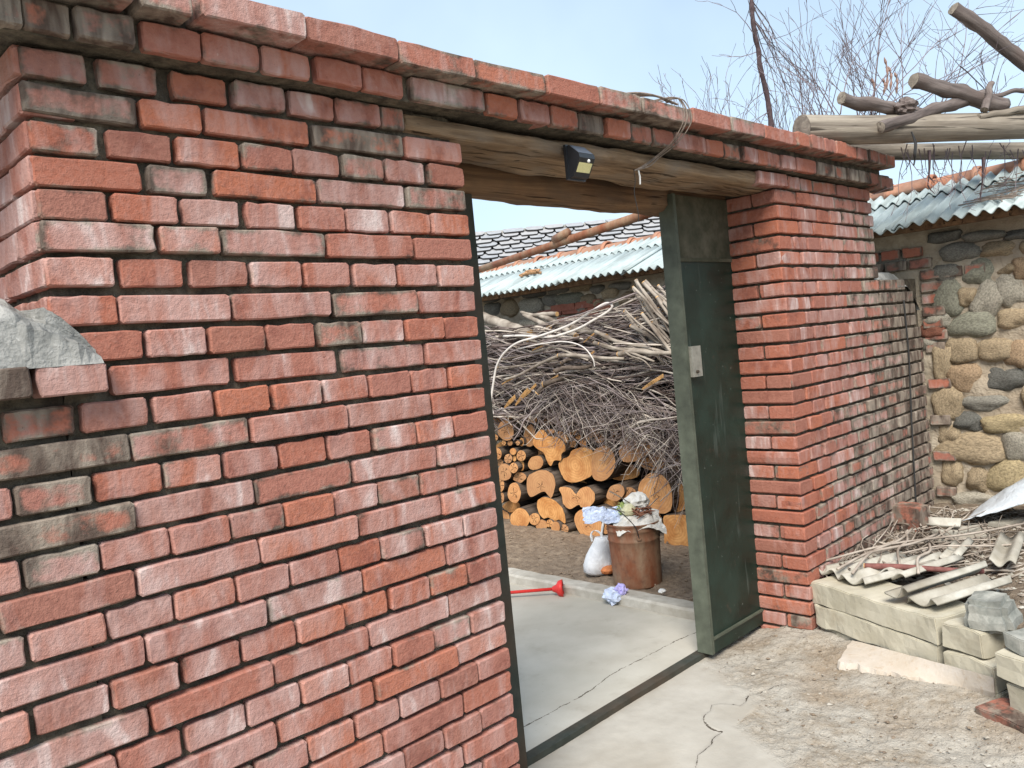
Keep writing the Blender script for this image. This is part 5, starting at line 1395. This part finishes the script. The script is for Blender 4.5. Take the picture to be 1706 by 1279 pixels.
# red brick half buried at the edge
p = PB(1700, 1150, 0.09)
o = link('loose_brick', lump_box('loose_brick', 0.24, 0.115, 0.06, M['brick'], 11, 0.003), None, (p.x + .01, p.y, 0.022), (0.05, 0.02, math.atan2(BT[1], BT[0]) - 0.05)); o.color = (0.85, 0.2, 0.3, 1); tag(o, 'reddish-brown brick on the ground under the blocks at the picture edge', 'brick')
# leaning slab with a broken edge
m = MT('pale_slab', 0.9, 0.15); v = m.coord('Object'); a = m.noise(v, 7, 5, 0.65); b = m.noise(v, 40, 4, 0.7); ge = m.n('ShaderNodeNewGeometry'); sp = m.n('ShaderNodeSeparateXYZ'); m.l(ge.outputs['Normal'], sp.inputs[0])
c = m.mix(m.ramp(a, [(0.35, 0.0), (0.68, 1.0)]), (0.47, 0.41, 0.335), (0.55, 0.505, 0.45)); c = m.mix(m.ramp(b, [(0.55, 0.0), (0.70, 0.55)]), c, (0.40, 0.30, 0.20)); m.color(c); m.bump(b, 0.4, 0.006)
slab_px = [(1417, 1066), (1654, 1127)]; front_px = [(1393, 1098), (1652, 1158)]
f0 = PZ(1396, 1100, 0.045); f1 = PZ(1651, 1158, 0.03)
t0 = PB(1420, 1066, 0.005); t1 = PB(1655, 1128, 0.03)
vs, fs = [], []; nu, nv = 44, 8
def slab_pt(u, v_, lo):
    a_ = f0.lerp(f1, u); b_ = t0.lerp(t1, u); p = a_.lerp(b_, v_)
    n_ = Vector((0, 0, 1))
    q = Vector((u * 9, v_ * 2, 0))
    ed = 0.016 * noise.noise(q * 1.3) + 0.010 * noise.noise(q * 3.7)
    if v_ < 0.01: p += (a_ - b_).normalized() * ed
    if u < 0.01 or u > 0.99: p += (f1 - f0).normalized() * (0.012 * noise.noise(Vector((u, v_ * 5, 3))))
    return p
th_ = 0.052
for lay in (0, 1, 2):
    for j in range(nv):
        for i in range(nu):
            u, v_ = i/(nu-1), j/(nv-1); p = slab_pt(u, v_, lay); q = p * 18
            if lay == 0: p = p + Vector((0, 0, 0.002 * noise.noise(q)))
            else:
                p = p + Vector((0, 0, -th_ * (0.5 if lay == 1 else 1.0)))
                if v_ < 0.01: p += Vector(BN) * (0.012 * noise.noise(q * 1.2) + (0.008 if lay == 1 else -0.008))
            vs.append(p)
NL = nu * nv
for j in range(nv-1):
    for i in range(nu-1):
        a_ = j*nu + i; fs.append((a_, a_+1, a_+nu+1, a_+nu)); b_ = 2*NL + a_; fs.append((b_, b_+nu, b_+nu+1, b_+1))
rim = list(range(nu)) + [j*nu + nu-1 for j in range(1, nv)] + [(nv-1)*nu + i for i in range(nu-2, -1, -1)] + [j*nu for j in range(nv-2, 0, -1)]
for L0 in (0, NL):
    for p_, q_ in zip(rim, rim[1:] + rim[:1]): fs.append((L0+p_, L0+NL+p_, L0+NL+q_, L0+q_))
tag(obj('stone_slab', vs, fs, m.m, smooth=False), 'long pale stone slab with a broken edge leaning on the ground before the blocks', 'slab')
# fill behind the blocks
def zfill(x, y):
    d = -(np.array([x, y, 0]) - BO) @ BN      # distance behind the block face
    q = Vector((x, y, 2)); s = float((np.array([x, y, 0]) - BO) @ BT)
    z = zA - 0.03 + 0.055 * min(1, max(0, d / 1.2)) + 0.12 * max(0, min(1, (s - 0.1) / 0.8)) * min(1, max(0, (d - 0.5) / 0.8))
    z += 0.014 * noise.noise(q * 7) + 0.010 * noise.noise(q * 18) + 0.006 * noise.noise(q * 42)
    if d < 0.10: z = min(z, zA - 0.03 - (0.10 - d) * 3.5)
    return max(z, -0.08)
M['litter'] = mat_earth('litter_soil', (0.11, 0.085, 0.062), (0.30, 0.245, 0.185), (0.18, 0.14, 0.105), 34, 1.0, 0.02, speck=(0.42, 0.38, 0.32))
o = soil('rubbish_bed', 1.25, 3.36, -2.0, -0.004, 0.024, zfill); o.data.materials[0] = M['litter']
# broken corrugated pieces
M['old_sheet'] = mat_earth('old_sheet', (0.33, 0.315, 0.265), (0.50, 0.485, 0.43), (0.23, 0.205, 0.16), 14, 0.4, 0.004)
def piece(px, z, L, Wd, yaw, pitch_, label, seed, roll=0.0, jag=0.05, pit=0.075, amp=0.015):
    p = PZ(*px, z); vs, fs = corr(L, Wd, pit, amp, nl=5, seed=seed, jag=jag, thick=0.007, per=12)
    for k in range(len(vs)):
        x, y, zz = vs[k]; vs[k] = (x, y - Wd/2, zz + 0.003 * noise.noise(Vector((x * 9, y * 9, seed))))
    o = obj('corrugated_fragment', vs, fs, M['old_sheet'], None, True, None, p, (roll, pitch_, yaw)); return tag(o, label, 'roof sheet', 'broken corrugated pieces on the rubbish bed')
away = math.atan2(0.55, 0.83)
Y0 = rad(-24)
piece((1400, 962), zA + 0.020, 0.40, 0.27, Y0, -0.01, 'broken pale corrugated piece at the corner by the brick pier', 1, 0.0, 0.03, 0.088, 0.016)
piece((1478, 958), zA + 0.030, 0.34, 0.18, Y0 + .05, -0.03, 'broken corrugated piece next to the corner piece', 2, -0.08, 0.06, 0.088, 0.015)
piece((1497, 990), zA + 0.045, 0.40, 0.10, Y0 - .02, -0.06, 'curled corrugated strip tilted up behind the blocks', 3, -0.35, 0.05, 0.088, 0.016)
piece((1535, 1004), zA + 0.022, 0.36, 0.15, Y0 - .04, -0.05, 'corrugated strip overhanging the top block near the grey stone', 4, -0.10, 0.05, 0.088, 0.016)
piece((1582, 930), zA + 0.05, 0.26, 0.075, rad(4), -0.03, 'narrow roll of corrugated sheet among the twigs', 5, 0.0, 0.03)
piece((1670, 940), zA + 0.06, 0.40, 0.09, rad(8), -0.04, 'corrugated strip at the right beyond the grey stone', 7, 0.0, 0.04)
piece((1600, 872), zA + 0.07, 0.14, 0.07, rad(100), -0.02, 'short curved tile shard near the stone wall', 8, 0.0, 0.02)
# flat pale boards in the litter
for i, (px, L, yaw, lab) in enumerate([((1603, 891), 0.26, rad(-42), 'short grey board lying in the litter near the stone wall'), ((1598, 880), 0.24, rad(-40), 'thin grey board behind the short board in the litter'), ((1678, 868), 0.2, rad(-20), 'pale tile shard under the plastic sheet')]):
    p = PZ(*px, zfill(2.6, -.5) + 0.03); o = link('board', lump_box('board', L, 0.06, 0.022, M['old_sheet'], 30 + i, 0.003), None, (p.x, p.y, zfill(p.x, p.y) + 0.016), (0.05, 0.03, yaw)); tag(o, lab, 'board')
# grey boulder-like stone on the block and the upright brick by the wall
p = PB(1657, 985, -0.03); me = lump_box('stone', 0.155, 0.13, 0.115, M['grey_slab'], 51, 0.010, 0.02, bev=0.02)
for v_ in me.vertices:
    if v_.co.z > 0: v_.co.x *= 0.86; v_.co.y *= 0.9
o = link('rough_stone', me, None, (p.x + 0.05, p.y + .03, zA + 0.052), (0.06, -0.10, math.atan2(BT[1], BT[0]) + 0.35)); tag(o, 'grey cut stone sitting on the blocks near the corrugated pieces', 'stone')
p = PZ(1520, 878, 0.27); o = link('loose_brick', lump_box('loose_brick', 0.115, 0.20, 0.125, M['brick'], 52, 0.004), None, (p.x + 0.05, p.y + .05, zfill(p.x + .05, p.y + .05) + 0.055), (0, 0, rad(-12))); o.color = (0.82, 0.15, 0.15, 1); tag(o, 'dark red brick standing against the foot of the mossy wall', 'brick')
# reddish stick and twigs
M['red_stick'] = mat_plain('red_stick', (0.20, 0.085, 0.075), 0.8, 0.2, var=0.3, scale=40, bump=0.3)
a_ = PZ(1441, 943, zA + 0.045); b_ = PZ(1640, 952, zA + 0.05); g = Geo(); pts = spline([a_, a_.lerp(b_, .3) + Vector((0, 0, .004)), a_.lerp(b_, .7) - Vector((0, .006, 0)), b_], 6); g.tube(pts, [0.013 - 0.003 * i / len(pts) for i in range(len(pts))], 8); o = g.build('red_stick', M['red_stick'], smooth=True); tag(o, 'reddish-brown stick lying across the corrugated pieces', 'stick')
g = Geo(); d_ = (pts[0] - pts[1]).normalized(); g.tube([pts[0], pts[0] + d_ * .003], .0125, 8); g.build('cut_end', M['split_pale'], o)
gt, gtp = Geo(), Geo()
for i in range(330):
    u = RND.uniform(1390, 1700); v_ = RND.uniform(850, 945); 
    if u < 1450: v_ = RND.uniform(905, 950)
    p = PZ(u, v_, 0.29); z = zfill(p.x, p.y) + RND.uniform(.006, .05) * (1 if 1400 < u < 1600 else .4)
    if p.x > 3.2 or p.y > -0.03: continue
    an = RND.gauss(rad(8), 0.7); pts = wander((p.x, p.y, z), (math.cos(an), math.sin(an), RND.uniform(-.08, .12)), RND.uniform(.10, .45), 5, 0.22, 0.03)
    for q in pts: q.z = max(q.z, zfill(q.x, q.y) + .004); q.y = min(q.y, -0.012); q.x = min(q.x, 3.26)
    r0 = RND.uniform(.0018, .0058); (gtp if RND.random() < .45 else gt).tube(pts, [r0 * (1 - .4 * k / 5) for k in range(6)], 4, False)
tag(gt.build('bed_twigs', M['stick'], smooth=True), 'grey twigs strewn over the rubbish bed behind the blocks', 'twigs', kind='stuff')
tag(gtp.build('pale_bed_twigs', M['twig_pale'], smooth=True), 'pale dry stems strewn over the rubbish bed', 'twigs', kind='stuff')
for i, (a, b, r) in enumerate([((1370, 935), (1706, 872), .005), ((1500, 922), (1706, 905), .004), ((1395, 948), (1560, 890), .006), ((1420, 955), (1520, 880), .006), ((1530, 955), (1548, 905), .006), ((1500, 945), (1508, 885), .0055)]):
    pa = PZ(*a, zA + 0.05); pb = PZ(*b, zA + 0.075); g = Geo(); pts = spline([pa, pa.lerp(pb, .35) + Vector((.01, .02, .012)), pa.lerp(pb, .7) + Vector((0, -.015, .004)), pb], 5); g.tube(pts, r, 6); tag(g.build('dry_stalk', M['twig_pale'], smooth=True), ['longest pale stem slanting over the rubbish bed from the brick pier', 'straight thin stem crossing the right of the rubbish bed', 'upper crooked stem in the twig heap near the pier', 'lower crooked stem in the twig heap near the pier', 'short upright-leaning stem behind the red stick', 'stem standing out of the twig heap left of the red stick middle'][i], 'stem')
# chips and shards over the bed
g = Geo(); g2 = Geo()
def chip(G, x, y, z, r_):
    oct_ = [(1,0,0),(-1,0,0),(0,1,0),(0,-1,0),(0,0,1),(0,0,-1)]
    G.add([(x + a*r_*RND.uniform(.5,1.5), y + b*r_*RND.uniform(.5,1.5), z + c*r_*RND.uniform(.25,.6)) for a, b, c in oct_], [(0,2,4),(2,1,4),(1,3,4),(3,0,4),(2,0,5),(1,2,5),(3,1,5),(0,3,5)])
for i in range(620):
    u, v_ = RND.uniform(1395, 1706), RND.uniform(840, 985); p = PZ(u, v_, .29)
    if p.x > 3.25 or p.y > -.02 or -(np.array(p) - BO) @ BN < .1: continue
    chip(g if RND.random() < .6 else g2, p.x, p.y, zfill(p.x, p.y) + .003, RND.uniform(.005, .02))
tag(g.build('bed_chips', M['old_sheet']), 'pale stone and sheet chips littering the rubbish bed', 'chips', kind='stuff')
tag(g2.build('bed_dark_chips', M['stick']), 'brown leaf and bark chips littering the rubbish bed', 'chips', kind='stuff')
# pebbles and crumbs on the open ground
g = Geo(); g2 = Geo()
for i in range(900):
    u, v_ = RND.uniform(1180, 1706), RND.uniform(1050, 1279); p = PZ(u, v_, 0.01)
    if (p.x - 1.62) * 0.917 - p.y * 0.40 > 0.08 or p.y > 0.2: continue
    if p.x < 1.0 + (p.y + .2) * .55 and RND.random() < .93: continue
    r_ = RND.uniform(.0015, .0045) if RND.random() < .9 else RND.uniform(.005, .012)
    bx = (p.x - 1.62) * 0.917 - p.y * 0.40; z = .002 + 0.035 * max(0, min(1, (bx + 0.18) / 0.3))
    chip(g if RND.random() < .5 else g2, p.x, p.y, z + .004, r_)
M['pebble'] = mat_earth('pebble', (0.34, 0.31, 0.26), (0.52, 0.49, 0.43), (0.25, 0.21, 0.16), 60, 0.3)
tag(g.build('ground_pebbles', M['pebble']), 'small pale pebbles scattered over the bare ground', 'pebbles', kind='stuff')
tag(g2.build('ground_crumbs', M['soil']), 'dark soil crumbs scattered over the bare ground', 'crumbs', kind='stuff')
# plastic sheet draped at the wall foot
def plastic():
    vs, fs = [], []; nu, nv = 30, 18
    q0 = PX(1636, 862, 3.05); 
    for j in range(nv):
        for i in range(nu):
            u, v_ = i/(nu-1), j/(nv-1)
            y = -0.28 - 0.62 * u; x = 2.78 + 0.44 * v_ + 0.10 * u
            h = 0.02 + (0.22 * min(1, u * 2.2) ** 0.8) * math.sin(math.pi * min(1, 0.15 + 0.8 * v_)) 
            q = Vector((x * 5, y * 5, 0)); h += 0.02 * noise.noise(q * 1.5) + 0.012 * abs(noise.noise(q * 4))
            x = min(x, 3.235)
            vs.append((x, y, zfill(min(x, 3.3), y) + max(.008, h)))
    for j in range(nv-1):
        for i in range(nu-1):
            a = j*nu + i; fs.append((a, a + nu, a + nu + 1, a + 1))
    o = obj('plastic_sheet', vs, fs, M['film_sheet'], smooth=True); md = o.modifiers.new('thickness', 'SOLIDIFY'); md.thickness = 0.003
    tag(o, 'pale bluish plastic sheet heaped at the foot of the stone wall', 'plastic sheet')
M['film_sheet'] = mat_film('sheet_film', (0.60, 0.66, 0.71), trans=0.0, rough=0.3)
plastic()
# black cable down the mossy wall
g = Geo(); a = PY(1503, 500); b = PY(1516, 700); c = PY(1524, 850)
g.tube(spline([(a.x, -0.008, a.z), (a.x + .005, -0.010, (a.z + b.z)/2), (b.x, -0.008, b.z), (c.x, -0.008, c.z)], 6), 0.0045, 6); tag(g.build('black_cable', M['wire'], smooth=True), 'thin black cable running down the mossy brick wall', 'cable')

# ================================================================== pergola poles and branches over the right pier
M['grey_wood'] = mat_wood('grey_wood', (0.12, 0.10, 0.082), (0.34, 0.30, 0.245), (0.20, 0.17, 0.135), 0, 15, True, 0.008)
M['branch_bark'] = mat_wood('branch_bark', (0.07, 0.058, 0.055), (0.22, 0.185, 0.17), (0.13, 0.10, 0.09), 0, 18, False, 0.008)
M['cane'] = mat_plain('cane_bark', (0.17, 0.14, 0.15), 0.9, 0.1, var=0.35, scale=60, bump=0.5)
M['vine'] = mat_plain('vine_bark', (0.085, 0.062, 0.066), 0.9, 0.1, var=0.35, scale=60, bump=0.5)
def pole(a, b, ra, rb, name, label, mat, cat='pole', n=26, wob=0.016, seed=0, cutmat='grey_wood', knots=0.0, pts=None):
    a = Vector(a); b = Vector(b); L = (b - a).length; x = (b - a).normalized(); yv = x.cross(Vector((0, 0, 1))).normalized(); zv = yv.cross(x)
    if zv.z < 0: zv = -zv; yv = -yv
    R = Matrix((x, zv.cross(x), zv)).transposed(); vs, fs = [], []; ring = 14
    for i in range(n):
        t = i/(n-1); px_ = L * t
        oy = wob * noise.noise(Vector((t * 3, seed, 0))) ; oz = wob * noise.noise(Vector((t * 3, seed, 7)))
        if i == 0: oy = oz = 0
        r = ra + (rb - ra) * t
        for k in range(ring):
            an = 2*math.pi*k/ring; q = r * (1 + 0.05 * noise.noise(Vector((math.cos(an)*1.5, math.sin(an)*1.5, t * 4 + seed))) + knots * max(0, noise.noise(Vector((math.cos(an)*2.2, math.sin(an)*2.2, px_ * 14 + seed)))))
            vs.append((px_, oy + q*math.cos(an), oz + q*math.sin(an)))
    for i in range(n-1):
        for k in range(ring):
            k2 = (k+1) % ring; fs.append((i*ring+k, (i+1)*ring+k, (i+1)*ring+k2, i*ring+k2)[::-1])
    fs.append(tuple((n-1)*ring + k for k in range(ring)))
    o = obj(name, vs, fs, M[mat], smooth=True); mt = R.to_4x4(); mt.translation = a; o.matrix_world = mt
    ev = [(-0.001, vs[k][1], vs[k][2]) for k in range(ring)] + [(-0.006, 0, 0)]
    obj('sawn_end', ev, [((k+1) % ring, k, ring) for k in range(ring)], M[cutmat], o)
    return tag(o, label, cat, 'timber of the pergola over the right pier')
ztop = 2.092
dpole = Vector((0.88, -0.475, 0.0))
# the upper pole bears on the capping, the lower one on the wall behind it
U0 = PY(1335, 216, 0.02); U0.z = max(U0.z, ztop + 0.068)
u1 = PP(1706, 210, U0, (0.475, 0.88, 0)); dU = (u1 - U0).normalized()
pole(U0, U0 + dU * 2.6, 0.064, 0.058, 'pergola_pole', 'thick weathered grey pole resting on the right end of the gate wall', 'grey_wood', seed=1, wob=0.008)
L0 = PY(1398, 250, 0.14); l1 = PP(1706, 252, L0, (0.475, 0.88, 0)); dL = (l1 - L0).normalized(); 
pole(L0, L0 + dL * 2.7, 0.042, 0.05, 'pergola_pole', 'thinner pale pole lying just below and behind the thick one', 'grey_wood', seed=3, wob=0.02)
def on_pole(u, v, off=0.0): return PP(u, v, U0 + Vector((-0.475, -0.88, 0)) * off * -1, (0.475, 0.88, 0))
pole(on_pole(1402, 163, -.02), on_pole(1530, 190, .06), 0.026, 0.03, 'cut_branch', 'short cut branch pointing left, upper of the stubs on the pole', 'branch_bark', 'branch', seed=5, cutmat='grey_wood', knots=0.45)
pole(on_pole(1467, 212, -.07), on_pole(1640, 158, .06), 0.024, 0.026, 'cut_branch', 'cut branch with a round sawn end crossing in front of the thick pole', 'branch_bark', 'branch', seed=6, cutmat='grey_wood', knots=0.45)
pole(on_pole(1522, 133, 0.0), on_pole(1672, 178, .03), 0.030, 0.036, 'cut_branch', 'thick dark branch stub above the middle of the poles', 'branch_bark', 'branch', seed=7, knots=0.45)
pole(on_pole(1588, 14, 0.02), on_pole(1850, 212, .04), 0.028, 0.036, 'cut_branch', 'steep dark branch jutting up in the top right corner', 'branch_bark', 'branch', seed=8, knots=0.5)
pole(on_pole(1640, 183, -.06), on_pole(1652, 138, -.03), 0.018, 0.014, 'branch_stub', 'short upright forked stub on top of the thick pole', 'branch_bark', 'branch', seed=9, n=10)
pole(on_pole(1630, 195, -.05), on_pole(1720, 178, -.05), 0.014, 0.02, 'cut_branch', 'pale crooked branch lying along the top of the thick pole at the right', 'grey_wood', 'branch', seed=10)
pole(on_pole(1640, 160, .02), on_pole(1740, 148, .10), 0.012, 0.010, 'cut_branch', 'thin curved branch arching off to the right over the stub', 'branch_bark', 'branch', seed=11)
# rubble and vine ends caught on the poles
crumple('vine_knot', on_pole(1508, 178, -.02), 0.045, M['branch_bark'], 61, .5, 3, 'gnarled vine knot sitting on the thick pole', 'vine', (1.2, 1, .9), 2.4)
g = Geo(); c0 = on_pole(1520, 238, -.07)
for k in range(3):
    g.tube(spline([c0 + Vector((0, 0, .05)), c0 + Vector((.01*k, -.01, .0)), c0 + Vector((-.012 + .01*k, -.008, -.05)), c0 + Vector((.014, .0, -.075)), c0 + Vector((-.004, 0, -.10))], 5), .0035, 5)
tag(g.build('tying_wire', M['wire']), 'dark twisted tying wire hanging from the thick pole', 'wire')

# ================================================================== bare vines and shrubs behind the wall
def twigs(G, p, d, L, r, depth, rs, spread=0.75, up=0.12, curl=0.16, seg=None, kink=0.0):
    n = seg or max(4, int(L / 0.07)); pts = [Vector(p)]; d = Vector(d).normalized(); q = Vector((rs.uniform(0, 99), rs.uniform(0, 99), rs.uniform(0, 99)))
    for i in range(n):
        d = (d + Vector((noise.noise(q + Vector((i*.5, 0, 0))), noise.noise(q + Vector((i*.5, 5, 0))), noise.noise(q + Vector((i*.5, 9, 0))) + up)) * curl + Vector((rs.uniform(-1, 1), rs.uniform(-1, 1), rs.uniform(-1, 1))) * kink).normalized()
        pts.append(pts[-1] + d * L / n)
        if depth and i > 0 and rs.random() < (0.62 if depth > 1 else 0.5):
            sd = (d + Vector((rs.uniform(-1, 1), rs.uniform(-1, 1), rs.uniform(-.5, .8))) * spread).normalized()
            twigs(G, pts[-1], sd, L * rs.uniform(.25, .6) * (1 - .4*i/n), r * 0.6, depth - 1, rs, spread, up, curl, None, kink)
    G.tube(pts, [max(0.0011, r * (1 - .7*k/n)) for k in range(n + 1)], 4 if r > .004 else 3, False)
def shrub(x, y, h0, label, seed, stems, H, spread, lean=(0, 0), r=0.006, depth=2, cat='vine', name='bare_shrub', up=.15, sp=.7):
    rs = random.Random(seed); e = empty(name, (0, 0, 0)); tag(e, label, cat, 'bare vines and shrubs behind the gate wall')
    g = Geo(); b = Vector((x, y, zsoil(min(x, 3.2), max(y, .35)) - .02)); tp = Vector((x + lean[0]*.3, y + lean[1]*.3, h0))
    tr = spline([b, b.lerp(tp, .4) + Vector((rs.uniform(-.03, .03), rs.uniform(-.03, .03), 0)), tp], 6); g.tube(tr, [r*2.6 - r*1.0*i/len(tr) for i in range(len(tr))], 7)
    g.build('stem', M['vine'], e, True); g = Geo()
    for i in range(stems):
        d = Vector((rs.uniform(-spread, spread) + lean[0], rs.uniform(-spread, spread)*.6 + lean[1], 1.0))
        twigs(g, tp + Vector((0, 0, rs.uniform(-.12, 0.0))), d, H * rs.uniform(.6, 1.1), r * rs.uniform(.6, 1), depth, rs, sp, up, .22, None, .10)
    g.build('twigs', M['cane'], e)
    return e
def behind(u, v, y): return PY(u, v, y)
for i, (u, y, st, H, sp_, le, dep, lab) in enumerate([
    (1180, 0.62, 7, 0.36, .8, (-.15, 0), 2, 'small bare shrub with fine twigs left of the tall vine stem, behind the wall'),
    (1215, 0.70, 5, 0.50, .6, (.05, 0), 2, 'bare shrub just left of the tall vine stem'),
    (1300, 0.66, 7, 0.48, .75, (0.0, 0), 2, 'bare shrub just right of the tall vine stem'),
    (1330, 0.45, 7, 0.45, .75, (-.05, 0), 2, 'fan-shaped bare shrub at the end of the thick pole'),
    (1140, 0.60, 5, 0.30, .8, (-.3, 0), 2, 'lowest bare shrub, its twigs arching left along the capping')]):
    p = behind(u, 232 + (u - 1180) * .02, y)
    px_ = min(p.x, 3.15) ; h0 = 2.28
    shrub(p.x if p.x < 3.2 else 3.2, y, h0, lab, 200 + i, st, H, sp_, (le[0] + max(0, p.x - 3.2) * .9, 0), .0034, dep)
# tall vine stem
e = empty('climbing_vine'); tag(e, 'tall crooked vine stem rising above the capping into the sky', 'vine', 'bare vines and shrubs behind the gate wall')
VY = 0.50; g = Geo(); pts = [PY(u, v, VY) for u, v in [(1284, 230), (1285, 212), (1282, 185), (1276, 150), (1266, 110), (1264, 85), (1258, 60), (1254, 30), (1252, 0), (1248, -60)]]
root = Vector((pts[0].x, VY, 0.02)); g.tube([root, root.lerp(pts[0], .5) + Vector((.02, 0, 0))] + spline(pts, 4), [0.018]*2 + [0.0155 - .004*i/37 + .0015*math.sin(i*1.7) for i in range(37)], 8); g.build('stem', M['vine'], e, True)
g = Geo(); rs = random.Random(5)
for i in range(16):
    p = pts[rs.randrange(2, 9)]; d = Vector((rs.uniform(-1, 1), rs.uniform(-.4, .4), rs.uniform(-.9, .7))); twigs(g, p, d, rs.uniform(.15, .45), .0028, 1, rs, .7, -.05, .3, None, .15)
p = pts[7]
for k in range(5): twigs(g, pts[7 + k % 2], Vector((.8, rs.uniform(-.2, .2), -.15 - .2*k)), .75, .0034, 2, rs, .7, -.12, .25, None, .12)
g.build('twigs', M['cane'], e)
# long thin canes climbing to the right, tied to the poles, and drooping ones below
g = Geo(); rs = random.Random(9); e = empty('pergola_vine'); tag(e, 'long thin bare canes trained over the poles and hanging under them', 'vine', 'bare vines and shrubs behind the gate wall')
for i, (a, b) in enumerate([((1440, 205), (1590, 30)), ((1450, 195), (1500, 0)), ((1480, 190), (1640, 70)), ((1520, 190), (1706, 0)), ((1560, 190), (1690, 60)), ((1600, 165), (1706, 215)), ((1600, 110), (1706, 190)), ((1440, 190), (1466, 60)), ((1500, 190), (1530, 40)), ((1400, 190), (1410, 60)), ((1640, 170), (1706, 130)), ((1390, 190), (1330, 40)), ((1470,180),(1620,0))]):
    pa, pb = on_pole(*a, .05), on_pole(*b, .25); twigs(g, pa, (pb - pa), (pb - pa).length * 1.1, .0034, 2, rs, .75, .03, .12, None, .08)
for i in range(44):
    u = rs.choice((1350, 1365, 1395, 1440, 1455, 1480, 1520, 1560, 1600, 1650, 1690)) + rs.uniform(-14, 14); p = on_pole(u, 200 + rs.uniform(-6, 8), .10 + rs.uniform(0, .12))
    ln = (0.52 if u < 1420 else 0.62 if u < 1560 else .5) * rs.uniform(.45, 1.0)
    ri = Vector((.88, -.475, 0)); twigs(g, p, ri * rs.uniform(-.75, .75) + Vector((0, rs.uniform(-.2, .3), 1)), ln, .0026, 2, rs, .7, .10, .2, None, .10)
for i in range(26):
    u = rs.uniform(1490, 1706); p = on_pole(u, 238 + rs.uniform(-6, 20), .08); twigs(g, p, Vector((rs.uniform(-.7, .7), rs.uniform(-.3, .3), -1)), rs.uniform(.08, .26), .003, 2, rs, .9, -.05, .3, None, .18)
g.build('canes', M['cane'], e)
for (u, v) in ((1548, 250), (1638, 262)):
    g = Geo(); p = on_pole(u, v, .02); twigs(g, p, Vector((.05, 0, -1)), .16, .008, 1, rs, .8, -.1, .15, None, .12); g.build('hanging_spur', M['vine'], e)
M['dead_leaf'] = mat_plain('dead_leaf', (0.27, 0.18, 0.15), 0.85, 0.1, var=.4)
g = Geo()
for (u, v, L) in ((1473, 95, 60), (1480, 110, 45), (1470, 130, 30), (1490, 120, 40), (1452, 130, 40)):
    p = on_pole(u, v, .1); q = p + Vector((0, 0, -L / 390.)); s = Vector((.005, -.003, 0))
    pts = spline([p, p.lerp(q, .4) + s*2, q], 5); g.tube(pts, [.001] + [.005 + .002*math.sin(k*2) for k in range(len(pts) - 2)] + [.001], 5)
g.build('dead_leaves', M['dead_leaf'], e)
# ================================================================== done
